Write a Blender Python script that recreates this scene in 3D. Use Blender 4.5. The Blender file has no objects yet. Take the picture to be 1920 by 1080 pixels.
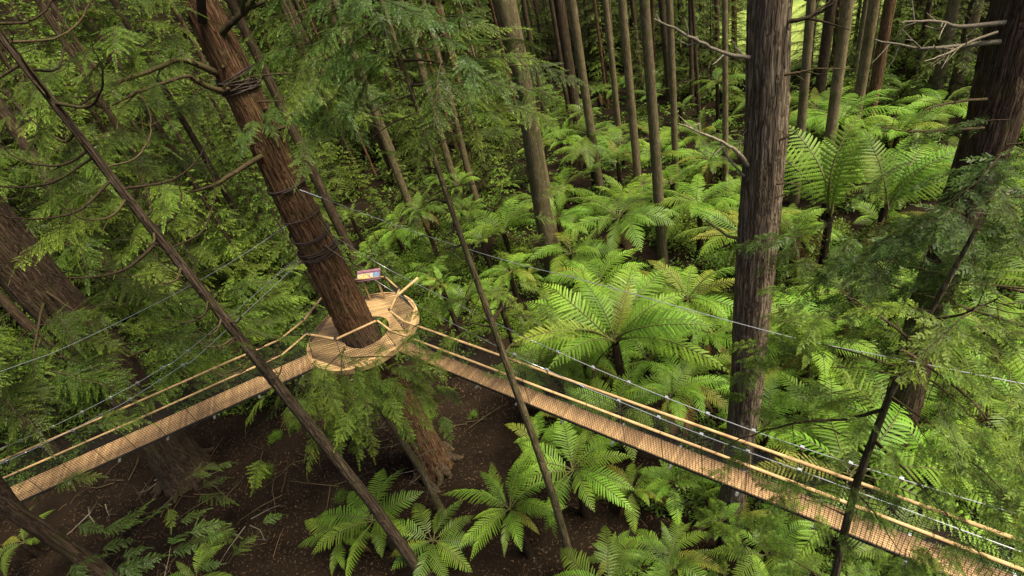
import bpy, math, random
import numpy as np
from mathutils import Vector, Matrix

random.seed(11)
rng = np.random.default_rng(11)
R = math.radians
scene = bpy.context.scene
col = scene.collection

# ------------------------------------------------------------------ camera
FOC = 1000.0                       # focal length in photo pixels (1920 wide)
CZ = 19.6                          # camera height above the forest floor
_d = np.array([1345 - 960.0, 1880 - 540.0])
_n = np.array([_d[0], _d[1], FOC]); _n /= np.linalg.norm(_n)
_f = np.array([0, 0, 1.0]) - _n * _n[2]; _f /= np.linalg.norm(_f)
_r = np.cross(_n, _f)
if _r[0] < 0: _r = -_r
CAM = np.array([0, 0, CZ])


def ray(x, y):
    q = np.array([x - 960.0, y - 540.0, FOC])
    return np.array([q @ _r, q @ _f, -(q @ _n)])


def at_z(x, y, z):                 # point of the photo's ray at height z
    q = ray(x, y)
    return CAM + q * ((z - CZ) / q[2])


def at_d(x, y, d):                 # point of the photo's ray at horizontal distance d
    q = ray(x, y)
    return CAM + q * d / math.hypot(q[0], q[1])


def depth(P):
    q = np.asarray(P) - CAM
    return q[0] * _r[2] + q[1] * _f[2] - q[2] * _n[2]


cam = bpy.data.cameras.new('camera')
cam.sensor_width = 36
cam.lens = 36 * FOC / 1920
cam.clip_start = 0.1
cam.clip_end = 600
co = bpy.data.objects.new('camera', cam)
col.objects.link(co)
right = Vector((_r[0], _f[0], -_n[0]))
up = -Vector((_r[1], _f[1], -_n[1]))
back = -Vector((_r[2], _f[2], -_n[2]))
co.matrix_world = Matrix(((right.x, up.x, back.x, 0), (right.y, up.y, back.y, 0), (right.z, up.z, back.z, CZ), (0, 0, 0, 1)))
scene.camera = co

# ------------------------------------------------------------------ light
SUN_EL, SUN_AZ = 62, 118           # azimuth clockwise from +Y: light from the right and a little behind the camera
w = bpy.data.worlds.new('World'); scene.world = w; w.use_nodes = True
nt = w.node_tree
sky = nt.nodes.new('ShaderNodeTexSky'); sky.sky_type = 'NISHITA'; sky.sun_disc = False
sky.sun_elevation = R(SUN_EL); sky.sun_rotation = R(SUN_AZ)
sky.air_density = 1.0; sky.dust_density = 5.0; sky.ozone_density = 0.2
bg = nt.nodes['Background']; bg.inputs[1].default_value = 0.085
nt.links.new(sky.outputs[0], bg.inputs[0])
sl = bpy.data.lights.new('sun', 'SUN'); sl.energy = 4.1; sl.angle = R(18); sl.color = (1, 0.93, 0.70)
so = bpy.data.objects.new('sun', sl); col.objects.link(so)
sd = Vector((math.sin(R(SUN_AZ)) * math.cos(R(SUN_EL)), math.cos(R(SUN_AZ)) * math.cos(R(SUN_EL)), math.sin(R(SUN_EL))))
so.rotation_euler = sd.to_track_quat('Z', 'Y').to_euler()
so.location = (0, 0, 60)
scene.view_settings.view_transform = 'Standard'
scene.view_settings.look = 'None'
scene.view_settings.gamma = 1
scene.view_settings.exposure = 0.95
scene.cycles.use_denoising = True
scene.cycles.max_bounces = 6
scene.cycles.diffuse_bounces = 4
scene.cycles.transmission_bounces = 4
scene.cycles.glossy_bounces = 2

# ------------------------------------------------------------------ materials
def newmat(name):
    m = bpy.data.materials.new(name); m.use_nodes = True
    t = m.node_tree
    return m, t, t.nodes['Principled BSDF'], t.nodes['Material Output']


def N(t, kind, **kw):
    n = t.nodes.new('ShaderNode' + kind)
    for k, v in kw.items(): setattr(n, k, v)
    return n


def mixc(t, fac, a, b, blend='MIX'):
    n = t.nodes.new('ShaderNodeMix'); n.data_type = 'RGBA'; n.blend_type = blend
    for s, v in ((n.inputs[0], fac), (n.inputs[6], a), (n.inputs[7], b)):
        if hasattr(v, 'is_linked'): t.links.new(v, s)
        elif isinstance(v, (tuple, list)): s.default_value = (*v, 1)
        else: s.default_value = v
    return n.outputs[2]


def mapr(t, v, a, b, c, d):
    n = t.nodes.new('ShaderNodeMapRange')
    t.links.new(v, n.inputs[0])
    for i, x in enumerate((a, b, c, d)): n.inputs[i + 1].default_value = x
    return n.outputs[0]


def leaf_mat(name, dark, light, trans=0.35, var=0.5, rough=0.5, tipw=1.0):
    m, t, b, out = newmat(name)
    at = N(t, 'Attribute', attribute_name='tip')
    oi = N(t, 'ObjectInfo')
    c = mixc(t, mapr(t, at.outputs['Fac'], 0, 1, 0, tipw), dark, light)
    tc = N(t, 'TexCoord'); no = N(t, 'TexNoise'); no.inputs['Scale'].default_value = 1.7; no.inputs['Detail'].default_value = 3
    t.links.new(tc.outputs['Object'], no.inputs['Vector'])
    hs = N(t, 'HueSaturation')
    t.links.new(mapr(t, oi.outputs['Random'], 0, 1, 0.485, 0.515), hs.inputs['Hue'])
    r2 = N(t, 'Math', operation='FRACT'); mm = N(t, 'Math', operation='MULTIPLY'); mm.inputs[1].default_value = 7.31
    t.links.new(oi.outputs['Random'], mm.inputs[0]); t.links.new(mm.outputs[0], r2.inputs[0])
    ad = N(t, 'Math', operation='MULTIPLY')
    t.links.new(mapr(t, r2.outputs[0], 0, 1, 1 - var / 2, 1 + var / 2), ad.inputs[0])
    t.links.new(mapr(t, no.outputs[0], 0.3, 0.7, 0.8, 1.2), ad.inputs[1])
    t.links.new(ad.outputs[0], hs.inputs['Value'])
    t.links.new(c, hs.inputs['Color'])
    t.links.new(hs.outputs[0], b.inputs['Base Color'])
    b.inputs['Roughness'].default_value = rough
    b.inputs['Specular IOR Level'].default_value = 0.3
    tr = N(t, 'BsdfTranslucent'); ms = N(t, 'MixShader'); ms.inputs[0].default_value = trans
    t.links.new(mixc(t, 0.35, hs.outputs[0], (1.0, 1.0, 0.25), 'MULTIPLY'), tr.inputs[0])
    t.links.new(b.outputs[0], ms.inputs[1]); t.links.new(tr.outputs[0], ms.inputs[2])
    t.links.new(ms.outputs[0], out.inputs[0])
    return m


def bark_mat(name, dark, mid, light, moss=0.0, scale=1.0, bump=0.6):
    m, t, b, out = newmat(name)
    tc = N(t, 'TexCoord'); mp = N(t, 'Mapping'); mp.inputs['Scale'].default_value = (20 * scale, 20 * scale, 1.3 * scale)
    t.links.new(tc.outputs['Object'], mp.inputs['Vector'])
    n1 = N(t, 'TexNoise'); n1.inputs['Scale'].default_value = 1.0; n1.inputs['Detail'].default_value = 8; n1.inputs['Roughness'].default_value = 0.7
    n1.inputs['Distortion'].default_value = 0.5
    t.links.new(mp.outputs[0], n1.inputs['Vector'])
    cr = N(t, 'ValToRGB')
    e = cr.color_ramp.elements
    e[0].position = 0.36; e[0].color = (*dark, 1)
    e[1].position = 0.64; e[1].color = (*light, 1)
    x = e.new(0.5); x.color = (*mid, 1)
    t.links.new(n1.outputs[0], cr.inputs[0])
    # long fissures between plates of bark
    mp2 = N(t, 'Mapping'); mp2.inputs['Scale'].default_value = (13 * scale, 13 * scale, 0.55 * scale)
    wob = N(t, 'TexNoise'); wob.inputs['Scale'].default_value = 1.4; wob.inputs['Detail'].default_value = 3
    t.links.new(tc.outputs['Object'], wob.inputs['Vector'])
    va = N(t, 'VectorMath', operation='MULTIPLY_ADD'); va.inputs[1].default_value = (0.16, 0.16, 0.6)
    t.links.new(wob.outputs['Color'], va.inputs[0]); t.links.new(tc.outputs['Object'], va.inputs[2])
    t.links.new(va.outputs[0], mp2.inputs['Vector'])
    vo = N(t, 'TexVoronoi', feature='DISTANCE_TO_EDGE'); vo.inputs['Scale'].default_value = 1.0
    t.links.new(mp2.outputs[0], vo.inputs['Vector'])
    fis = mapr(t, vo.outputs['Distance'], 0.0, 0.11, 0.25, 1.0)
    c = mixc(t, fis, tuple(0.7 * q for q in dark), cr.outputs[0])
    n2 = N(t, 'TexNoise'); n2.inputs['Scale'].default_value = 0.9; n2.inputs['Detail'].default_value = 4
    t.links.new(tc.outputs['Object'], n2.inputs['Vector'])
    c = mixc(t, mapr(t, n2.outputs[0], 0.4, 0.7, 0, 0.35), c, mid)
    oi = N(t, 'ObjectInfo')
    c = mixc(t, 1.0, c, mixc(t, oi.outputs['Random'], (0.75, 0.75, 0.75), (1.15, 1.1, 1.05)), 'MULTIPLY')
    n4 = N(t, 'TexNoise'); n4.inputs['Scale'].default_value = 3.1; n4.inputs['Detail'].default_value = 6; n4.inputs['Roughness'].default_value = 0.7
    t.links.new(tc.outputs['Object'], n4.inputs['Vector'])
    c = mixc(t, mapr(t, n4.outputs[0], 0.58, 0.66, 0, 0.3), c, tuple(min(1, 1.1 * q + 0.02) for q in light))     # lichen
    if moss > 0:
        n3 = N(t, 'TexNoise'); n3.inputs['Scale'].default_value = 2.2; n3.inputs['Detail'].default_value = 5
        t.links.new(tc.outputs['Object'], n3.inputs['Vector'])
        c = mixc(t, mapr(t, n3.outputs[0], 0.5, 0.62, 0, moss), c, (0.07, 0.075, 0.02))
    t.links.new(c, b.inputs['Base Color'])
    b.inputs['Roughness'].default_value = 0.92
    b.inputs['Specular IOR Level'].default_value = 0.15
    ad = N(t, 'Math', operation='MULTIPLY_ADD'); ad.inputs[1].default_value = 0.8
    t.links.new(fis, ad.inputs[0]); t.links.new(n1.outputs[0], ad.inputs[2])
    bp = N(t, 'Bump'); bp.inputs['Strength'].default_value = bump; bp.inputs['Distance'].default_value = 0.07
    t.links.new(ad.outputs[0], bp.inputs['Height']); t.links.new(bp.outputs[0], b.inputs['Normal'])
    return m


def plain(name, c, rough=0.6, metal=0.0, var=0.0, scale=8):
    m, t, b, out = newmat(name)
    b.inputs['Roughness'].default_value = rough; b.inputs['Metallic'].default_value = metal
    tc = N(t, 'TexCoord'); no = N(t, 'TexNoise'); no.inputs['Scale'].default_value = scale; no.inputs['Detail'].default_value = 5
    t.links.new(tc.outputs['Object'], no.inputs['Vector'])
    t.links.new(mixc(t, mapr(t, no.outputs[0], 0.3, 0.7, 0, 1), tuple(x * (1 - var) for x in c), tuple(min(1, x * (1 + var)) for x in c)), b.inputs['Base Color'])
    return m


def timber(name, a, bcol, plank=None, axis=(0.6, 14, 14)):
    m, t, b, out = newmat(name)
    tc = N(t, 'TexCoord'); mp = N(t, 'Mapping'); mp.inputs['Scale'].default_value = axis
    t.links.new(tc.outputs['Object'], mp.inputs['Vector'])
    n1 = N(t, 'TexNoise'); n1.inputs['Scale'].default_value = 1.6; n1.inputs['Detail'].default_value = 7; n1.inputs['Roughness'].default_value = 0.6
    t.links.new(mp.outputs[0], n1.inputs['Vector'])
    c = mixc(t, mapr(t, n1.outputs[0], 0.3, 0.72, 0, 1), a, bcol)
    at = N(t, 'Attribute', attribute_name='tip')
    c = mixc(t, 1.0, c, mixc(t, at.outputs['Fac'], (0.72, 0.68, 0.64), (1.18, 1.14, 1.06)), 'MULTIPLY')
    n2 = N(t, 'TexNoise'); n2.inputs['Scale'].default_value = 1.3; n2.inputs['Detail'].default_value = 4
    t.links.new(tc.outputs['Object'], n2.inputs['Vector'])
    c = mixc(t, mapr(t, n2.outputs[0], 0.52, 0.75, 0, 0.45), c, (0.17, 0.10, 0.06))
    t.links.new(c, b.inputs['Base Color'])
    b.inputs['Roughness'].default_value = 0.72; b.inputs['Specular IOR Level'].default_value = 0.25
    bp = N(t, 'Bump'); bp.inputs['Strength'].default_value = 0.35; bp.inputs['Distance'].default_value = 0.01
    t.links.new(n1.outputs[0], bp.inputs['Height']); t.links.new(bp.outputs[0], b.inputs['Normal'])
    return m


M = dict(
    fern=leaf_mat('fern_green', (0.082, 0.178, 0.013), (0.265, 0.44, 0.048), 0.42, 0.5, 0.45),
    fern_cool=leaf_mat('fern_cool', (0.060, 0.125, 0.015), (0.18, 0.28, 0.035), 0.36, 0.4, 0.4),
    fern_dead=leaf_mat('fern_dead', (0.10, 0.055, 0.02), (0.24, 0.14, 0.05), 0.2, 0.4, 0.7),
    fern_old=leaf_mat('fern_yellowing', (0.12, 0.15, 0.012), (0.34, 0.36, 0.05), 0.38, 0.5, 0.5),
    stipe=plain('stipe', (0.085, 0.085, 0.018), 0.6, 0, 0.4),
    fern_trunk=bark_mat('fern_trunk', (0.012, 0.009, 0.006), (0.04, 0.026, 0.016), (0.09, 0.055, 0.03), 0, 2.5, 1.0),
    conifer=leaf_mat('conifer_green', (0.018, 0.043, 0.005), (0.135, 0.205, 0.018), 0.36, 0.9, 0.5),
    conifer_fresh_lit=leaf_mat('conifer_fresh_lit', (0.036, 0.078, 0.008), (0.27, 0.39, 0.042), 0.38, 0.6, 0.5),  # fresh growth, its green lightened further to make up for shade
    conifer_blue=leaf_mat('conifer_bluish', (0.026, 0.060, 0.010), (0.12, 0.205, 0.032), 0.36, 0.4, 0.42),
    shrub=leaf_mat('shrub_leaf', (0.04, 0.085, 0.007), (0.165, 0.25, 0.022), 0.35, 0.5, 0.45),
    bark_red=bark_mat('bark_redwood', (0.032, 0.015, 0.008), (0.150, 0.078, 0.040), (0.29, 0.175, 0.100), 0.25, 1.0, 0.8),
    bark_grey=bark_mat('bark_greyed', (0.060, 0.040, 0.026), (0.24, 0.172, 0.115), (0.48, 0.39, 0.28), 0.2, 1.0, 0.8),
    bark_dark=bark_mat('bark_dark_brown', (0.020, 0.012, 0.008), (0.078, 0.051, 0.033), (0.17, 0.122, 0.082), 0.3, 1.0, 0.7),  # darker brown bark tones
    bark_dim=bark_mat('bark_weathered', (0.026, 0.017, 0.011), (0.095, 0.066, 0.044), (0.20, 0.15, 0.105), 0.2, 1.3, 0.8),
    bark_pale=bark_mat('bark_pale', (0.075, 0.06, 0.034), (0.19, 0.145, 0.084), (0.30, 0.24, 0.145), 0.5, 1.6, 0.4),
    bark_moss=bark_mat('bark_mossy', (0.05, 0.040, 0.022), (0.145, 0.115, 0.062), (0.27, 0.22, 0.13), 0.6, 1.8, 0.6),
    dead_wood=bark_mat('dead_wood', (0.10, 0.085, 0.06), (0.24, 0.20, 0.15), (0.42, 0.37, 0.30), 0.25, 3, 0.3),
    limb=bark_mat('limb_bark', (0.03, 0.022, 0.012), (0.085, 0.06, 0.034), (0.17, 0.12, 0.07), 0.45, 3, 0.4),
    limb_dark=bark_mat('limb_dark', (0.012, 0.009, 0.006), (0.04, 0.028, 0.018), (0.08, 0.055, 0.035), 0.35, 3, 0.4),
    deck=timber('deck_boards', (0.33, 0.20, 0.105), (0.57, 0.375, 0.205), axis=(14, 2.0, 14)),
    board=timber('platform_boards', (0.36, 0.22, 0.10), (0.66, 0.465, 0.25), axis=(0.7, 16, 16)),
    rail=timber('rail_timber', (0.38, 0.24, 0.115), (0.62, 0.43, 0.235), axis=(3, 3, 3)),
    net=plain('net_cord', (0.018, 0.018, 0.017), 0.6, 0, 0.2),
    steel=plain('galvanised_steel', (0.62, 0.64, 0.66), 0.35, 0.85, 0.15, 30),
    rope=plain('sling_rope', (0.040, 0.025, 0.020), 0.85, 0, 0.4, 20),
    purple=plain('sign_purple', (0.20, 0.09, 0.15), 0.4, 0, 0.2),
    pink=plain('sign_pink', (0.36, 0.17, 0.22), 0.4, 0, 0.2),
    yellow=plain('sign_yellow', (0.58, 0.48, 0.22), 0.4, 0, 0.35, 25),
    cream=plain('sign_cream', (0.55, 0.46, 0.36), 0.4, 0, 0.2, 25),
    blue=plain('sign_blue', (0.17, 0.26, 0.42), 0.4, 0, 0.5, 25),
    litter=leaf_mat('litter', (0.018, 0.012, 0.008), (0.24, 0.135, 0.065), 0.05, 0.0, 0.8),
)


# ------------------------------------------------------------------ mesh helpers
class MB:
    """collects tubes, boxes and leaf faces into ONE mesh"""
    def __init__(s):
        s.v, s.q, s.t, s.qm, s.tm, s.qt, s.n = [], [], [], [], [], [], 0
        s.smooth = []

    def add(s, verts, quads, mat=0, tip=0.5, smooth=False):
        verts = np.asarray(verts, np.float32).reshape(-1, 3); quads = np.asarray(quads, np.int64).reshape(-1, 4)
        s.v.append(verts); s.q.append(quads + s.n); s.n += len(verts)
        s.qm.append(np.full(len(quads), mat)); s.smooth.append(np.full(len(quads), smooth))
        s.qt.append(np.broadcast_to(np.asarray(tip, np.float32), (len(quads),)))

    def tube(s, pts, radii, n=6, mat=0, tip=0.5, caps=True, prof=None):
        P = np.asarray(pts, float); K = len(P)
        rad = np.broadcast_to(np.asarray(radii, float), (K,))
        T = np.gradient(P, axis=0); T /= np.linalg.norm(T, axis=1)[:, None] + 1e-12
        a = np.array([0, 0, 1.0]) if abs(T[0][2]) < 0.9 else np.array([1.0, 0, 0])
        u = np.cross(T[0], a); u /= np.linalg.norm(u)
        th = np.arange(n) * 2 * np.pi / n
        V = np.empty((K, n, 3))
        for k in range(K):
            u = u - T[k] * (u @ T[k]); u /= np.linalg.norm(u) + 1e-12
            v = np.cross(T[k], u)
            rr = rad[k] if prof is None else rad[k] * prof[k][:, None]
            V[k] = P[k] + (np.cos(th)[:, None] * u + np.sin(th)[:, None] * v) * rr
        i = np.arange(n); j = (i + 1) % n
        q = np.concatenate([np.stack([k * n + i, k * n + j, (k + 1) * n + j, (k + 1) * n + i], 1) for k in range(K - 1)])
        s.add(V, q, mat, tip, True)
        if caps and n in (4, 6, 8):
            b = s.n - K * n
            for base in (0, (K - 1) * n):
                for c in range(0, n - 2, 2):
                    s.q.append(np.array([[b + base, b + base + c + 1, b + base + c + 2, b + base + (c + 3) % n if c + 3 < n else b + base]]) if c + 3 < n else np.array([[b + base, b + base + c + 1, b + base + c + 2, b + base + c + 2]]))
                    s.qm.append(np.array([mat])); s.smooth.append(np.array([False])); s.qt.append(np.array([tip], np.float32))

    def box(s, c, ax, ay, az, mat=0, tip=0.5):   # centre and three half-axis vectors
        c, ax, ay, az = (np.asarray(x, float) for x in (c, ax, ay, az))
        v = [c + i * ax + j * ay + k * az for k in (-1, 1) for j in (-1, 1) for i in (-1, 1)]
        s.add(v, [(0, 2, 3, 1), (4, 5, 7, 6), (0, 1, 5, 4), (2, 6, 7, 3), (0, 4, 6, 2), (1, 3, 7, 5)], mat, tip)

    def bar(s, a, b, r, mat=0, tip=0.5):          # thin square bar from a to b
        a, b = np.asarray(a, float), np.asarray(b, float)
        d = b - a; L = np.linalg.norm(d); d = d / L
        u = np.cross(d, (0, 0, 1.0)) if abs(d[2]) < 0.9 else np.cross(d, (1.0, 0, 0)); u /= np.linalg.norm(u)
        s.box((a + b) / 2, d * L / 2, u * r, np.cross(d, u) * r, mat, tip)

    def diamonds(s, p, d, n, l, wd, mat=0, tip=0.5, fold=0.0):
        """leaf faces: base p, unit dir d, normal n (arrays), length l, width wd"""
        p, d, n = (np.asarray(x, float).reshape(-1, 3) for x in (p, d, n))
        K = len(p)
        sd_ = np.cross(n, d); sd_ /= np.linalg.norm(sd_, axis=1)[:, None] + 1e-9
        l = np.broadcast_to(l, (K,))[:, None]; wd = np.broadcast_to(wd, (K,))[:, None]
        V = np.stack([p, p + d * l * 0.45 + sd_ * wd / 2, p + d * l, p + d * l * 0.45 - sd_ * wd / 2], 1)
        s.add(V, np.arange(4 * K).reshape(K, 4), mat, tip)

    def mesh(s, name, mats):
        me = bpy.data.meshes.new(name)
        v = np.concatenate(s.v); q = np.concatenate(s.q)
        tri = q[:, 2] == q[:, 3]
        if tri.any():
            me.from_pydata(v.tolist(), [], [tuple(a[:3]) if t_ else tuple(a) for a, t_ in zip(q.tolist(), tri)])
        else:
            me.vertices.add(len(v)); me.vertices.foreach_set('co', v.astype(np.float32).ravel())
            me.loops.add(4 * len(q)); me.loops.foreach_set('vertex_index', q.astype(np.int32).ravel())
            me.polygons.add(len(q)); me.polygons.foreach_set('loop_start', np.arange(0, 4 * len(q), 4, dtype=np.int32))
            me.polygons.foreach_set('loop_total', np.full(len(q), 4, np.int32))
        me.polygons.foreach_set('material_index', np.concatenate(s.qm).astype(np.int32))
        me.polygons.foreach_set('use_smooth', np.concatenate(s.smooth))
        at = me.attributes.new('tip', 'FLOAT', 'FACE'); at.data.foreach_set('value', np.concatenate(s.qt).astype(np.float32))
        me.update(calc_edges=True)
        for m in mats: me.materials.append(m)
        return me


def link(name, me, parent=None, loc=None):
    o = bpy.data.objects.new(name, me); col.objects.link(o)
    if parent is not None: o.parent = parent
    if loc is not None: o.location = [float(x) for x in loc]
    return o


def tag(o, label, cat, group=None, kind=None):
    o['label'] = label; o['category'] = cat
    if group: o['group'] = group
    if kind: o['kind'] = kind
    return o


def thing(name, label, cat, loc=(0, 0, 0), group=None):
    o = bpy.data.objects.new(name, None); col.objects.link(o)
    o.empty_display_size = 0.2
    o.location = [float(x) for x in loc]
    return tag(o, label, cat, group)


def smooth_path(pts, k=8):
    P = np.asarray(pts, float)
    if len(P) < 3:
        return np.array([P[0] + (P[-1] - P[0]) * t for t in np.linspace(0, 1, k)])
    Q = np.concatenate([[2 * P[0] - P[1]], P, [2 * P[-1] - P[-2]]])
    out = []
    for i in range(1, len(Q) - 2):
        a, b, c, d = Q[i - 1], Q[i], Q[i + 1], Q[i + 2]
        for t in np.linspace(0, 1, k, endpoint=False):
            out.append(0.5 * (2 * b + (c - a) * t + (2 * a - 5 * b + 4 * c - d) * t * t + (3 * b - a - 3 * c + d) * t ** 3))
    out.append(P[-1])
    return np.array(out)


def unit(v):
    v = np.asarray(v, float)
    return v / (np.linalg.norm(v) + 1e-12)


# ------------------------------------------------------------------ ground
def height(x, y):
    r = math.hypot(x, y)
    h = 0.25 * math.sin(x * 0.21 + 1) * math.cos(y * 0.17) + 0.12 * math.sin(x * 0.9) * math.sin(y * 0.8 + 2)
    h *= min(1, max(0.25, (r - 16) / 20))
    t = max(0, (r - 82) / 60)
    return h + 62 * (t * t * (3 - 2 * t) if t < 1 else 1.0)


def ground_mat():
    m, t, b, out = newmat('forest_soil')
    tc = N(t, 'TexCoord')
    n1 = N(t, 'TexNoise'); n1.inputs['Scale'].default_value = 0.6; n1.inputs['Detail'].default_value = 6
    n2 = N(t, 'TexNoise'); n2.inputs['Scale'].default_value = 14; n2.inputs['Detail'].default_value = 6; n2.inputs['Roughness'].default_value = 0.7
    for n in (n1, n2): t.links.new(tc.outputs['Object'], n.inputs['Vector'])
    c = mixc(t, mapr(t, n1.outputs[0], 0.35, 0.65, 0, 1), (0.0065, 0.0045, 0.003), (0.018, 0.0115, 0.0075))
    c = mixc(t, mapr(t, n2.outputs[0], 0.52, 0.75, 0, 0.75), c, (0.045, 0.027, 0.017))
    t.links.new(c, b.inputs['Base Color']); b.inputs['Roughness'].default_value = 1.0; b.inputs['Specular IOR Level'].default_value = 0.05
    bp = N(t, 'Bump'); bp.inputs['Strength'].default_value = 0.8; bp.inputs['Distance'].default_value = 0.05
    t.links.new(n2.outputs[0], bp.inputs['Height']); t.links.new(bp.outputs[0], b.inputs['Normal'])
    return m


def sheet(name, xs, ys, mat, dz=0.0, keep=None, hf=height):
    V = np.array([(x, y, hf(x, y) + dz) for y in ys for x in xs]); nx = len(xs)
    q = [(j * nx + i, j * nx + i + 1, (j + 1) * nx + i + 1, (j + 1) * nx + i) for j in range(len(ys) - 1) for i in range(nx - 1)
         if keep is None or keep((xs[i] + xs[i + 1]) / 2, (ys[j] + ys[j + 1]) / 2)]
    b = MB(); b.add(V, q, 0, 0.5, True)
    return link(name, b.mesh(name, [mat]))


g = sheet('ground', np.linspace(-260, 260, 200), np.linspace(-40, 300, 150), ground_mat()); g['kind'] = 'structure'


def meadow_mat():
    m, t, b, out = newmat('meadow_grass')
    tc = N(t, 'TexCoord'); n1 = N(t, 'TexNoise'); n1.inputs['Scale'].default_value = 0.5; n1.inputs['Detail'].default_value = 6
    t.links.new(tc.outputs['Object'], n1.inputs['Vector'])
    t.links.new(mixc(t, mapr(t, n1.outputs[0], 0.35, 0.65, 0, 1), (0.13, 0.19, 0.025), (0.27, 0.33, 0.07)), b.inputs['Base Color'])
    b.inputs['Roughness'].default_value = 0.9
    return m


MEADOW = [(30, 50), (40, 45), (54, 62), (46, 76), (33, 70)]


def inside(x, y, poly):
    c = False; j = len(poly) - 1
    for i in range(len(poly)):
        (xi, yi), (xj, yj) = poly[i], poly[j]
        if (yi > y) != (yj > y) and x < (xj - xi) * (y - yi) / (yj - yi) + xi: c = not c
        j = i
    return c


md = sheet('meadow', np.linspace(20, 90, 71), np.linspace(40, 92, 53), meadow_mat(), 0.12, lambda x, y: inside(x, y, MEADOW)); md['kind'] = 'structure'

# ------------------------------------------------------------------ trunks
def furrows(n, K, seed, amp):
    g_ = np.random.default_rng(seed); th = np.arange(n) * 2 * np.pi / n; z = np.arange(K)
    out = np.zeros((K, n))
    for f_ in (5, 8, 11, 13, 17, 19, 23):
        ph = g_.uniform(0, 6.28) + np.cumsum(g_.normal(0, 0.10, K))
        out += np.sin(f_ * th[None, :] + ph[:, None]) / (1 + 0.06 * f_) * g_.uniform(0.5, 1)
    out = np.abs(out) ** 0.8 * np.sign(out)
    out += g_.normal(0, 0.35, (K, n)) + 0.8 * np.repeat(g_.normal(0, 1, (K // 4 + 1, n)), 4, 0)[:K] * (g_.random((K, n)) < 0.5)
    return 1 + amp * out / 2


def trunk_mesh(name, pts, radii, mat, sides=10, step=0.8, seed=1, furrow=0.03, flare=1.0, flare_h=1.4):
    """pts from the ground up (object space, first point = base)"""
    P = smooth_path(pts, 10); rr = np.interp(np.linspace(0, 1, len(P)), np.linspace(0, 1, len(radii)), radii)
    s_ = np.concatenate([[0], np.cumsum(np.linalg.norm(np.diff(P, axis=0), axis=1))])
    K = max(4, int(s_[-1] / step)); t = np.linspace(0, s_[-1], K)
    Q = np.stack([np.interp(t, s_, P[:, i]) for i in range(3)], 1); r = np.interp(t, s_, rr)
    r = r * (1 + flare * np.exp(-t / flare_h * 2.2)); prof = furrows(sides, K, seed, furrow)
    if flare > 0.3:                 # buttress lobes at the foot
        th = np.arange(sides) * 2 * np.pi / sides
        prof = prof + 0.22 * np.exp(-t / flare_h * 2.4)[:, None] * np.sin(5 * th + seed)[None, :]
    b = MB(); b.tube(Q, r, sides, 0, 0.5, False, prof)
    return b.mesh(name, [mat])


HIGH = []


class Tree:
    """trunk from photo pixels [(x, y, width_px)...] listed top to bottom at horizontal distance d"""
    def __init__(s, name, label, px, d, mat, H=30, sides=10, step=0.8, furrow=0.03, flare=0.5, group=None, cat='tree', seed=None, base=None, flare_h=1.4):
        s.d = d
        pts = [at_d(x, y, d) for x, y, _ in px]; rad = [0.5 * w_ * depth(p) / FOC for p, (_, _, w_) in zip(pts, px)]
        pts, rad = pts[::-1], rad[::-1]              # bottom to top
        dirv = unit(pts[-1] - pts[0])
        gz = height(*pts[0][:2])
        if pts[0][2] > gz + 0.3:
            k = (pts[0][2] - gz) / max(dirv[2], 0.5)
            bp_ = pts[0] - dirv * k if base is None else np.array([*base, 0.0])
            bp_[2] = gz - 0.15
            pts = [bp_] + pts; rad = [rad[0] * (1 + 0.012 * k)] + rad
        else: pts[0][2] = gz - 0.15
        if H > pts[-1][2] + 1:
            k = (H - pts[-1][2]) / max(dirv[2], 0.5); up_ = unit(dirv + np.array([0, 0, 0.6]))
            pts.append(pts[-1] + up_ * k); rad.append(max(0.05, rad[-1] * (1 - k / (k + 28))))
        s.pts, s.rad = np.array(pts), rad
        s.base = pts[0].copy()
        s.o = thing(name, label, cat, s.base, group)
        s.seed = seed or abs(hash((px[0][0], px[0][1]))) % 1000
        z = [p[2] for p in pts]; zz = np.linspace(z[0], z[-1], len(pts) * 8)
        P2 = np.stack([np.interp(zz, z, s.pts[:, 0]), np.interp(zz, z, s.pts[:, 1]), zz], 1)
        rr = np.interp(zz, z, rad)
        link('trunk', trunk_mesh('trunk', P2 - s.base, rr, mat, sides, step, s.seed, furrow, flare, flare_h), s.o)

    def axis(s, z):
        return np.array([np.interp(z, s.pts[:, 2], s.pts[:, 0]), np.interp(z, s.pts[:, 2], s.pts[:, 1]), z])

    def radius(s, z): return float(np.interp(z, s.pts[:, 2], s.rad))

    def limb(s, pts, r0, r1, mat, name='branch', twigs=0, seed=0):
        """pts world points from the trunk outwards"""
        b = MB(); P = smooth_path(pts, 6); n = len(P)
        gg = np.random.default_rng(seed + n)
        P = P + gg.normal(0, 0.012, P.shape) * np.linspace(0, 1, n)[:, None]
        b.tube(P - s.base, np.linspace(r0, r1, n), 6, 0, 0.5, False)
        for k in range(twigs):
            i = gg.integers(n // 4, n - 1); a = P[i]; dr = unit(P[min(i + 1, n - 1)] - P[i - 1])
            e = unit(dr * 0.7 + gg.normal(0, 0.55, 3)); L = gg.uniform(0.2, 0.7)
            c = [a, a + e * L * 0.5 + gg.normal(0, 0.03, 3), a + e * L + gg.normal(0, 0.06, 3)]
            b.tube(np.array(c) - s.base, [r1 * 1.1, r1 * 0.8, r1 * 0.3], 4, 0, 0.5, False)
        return link(name, b.mesh(name, [mat]), s.o)


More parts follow.
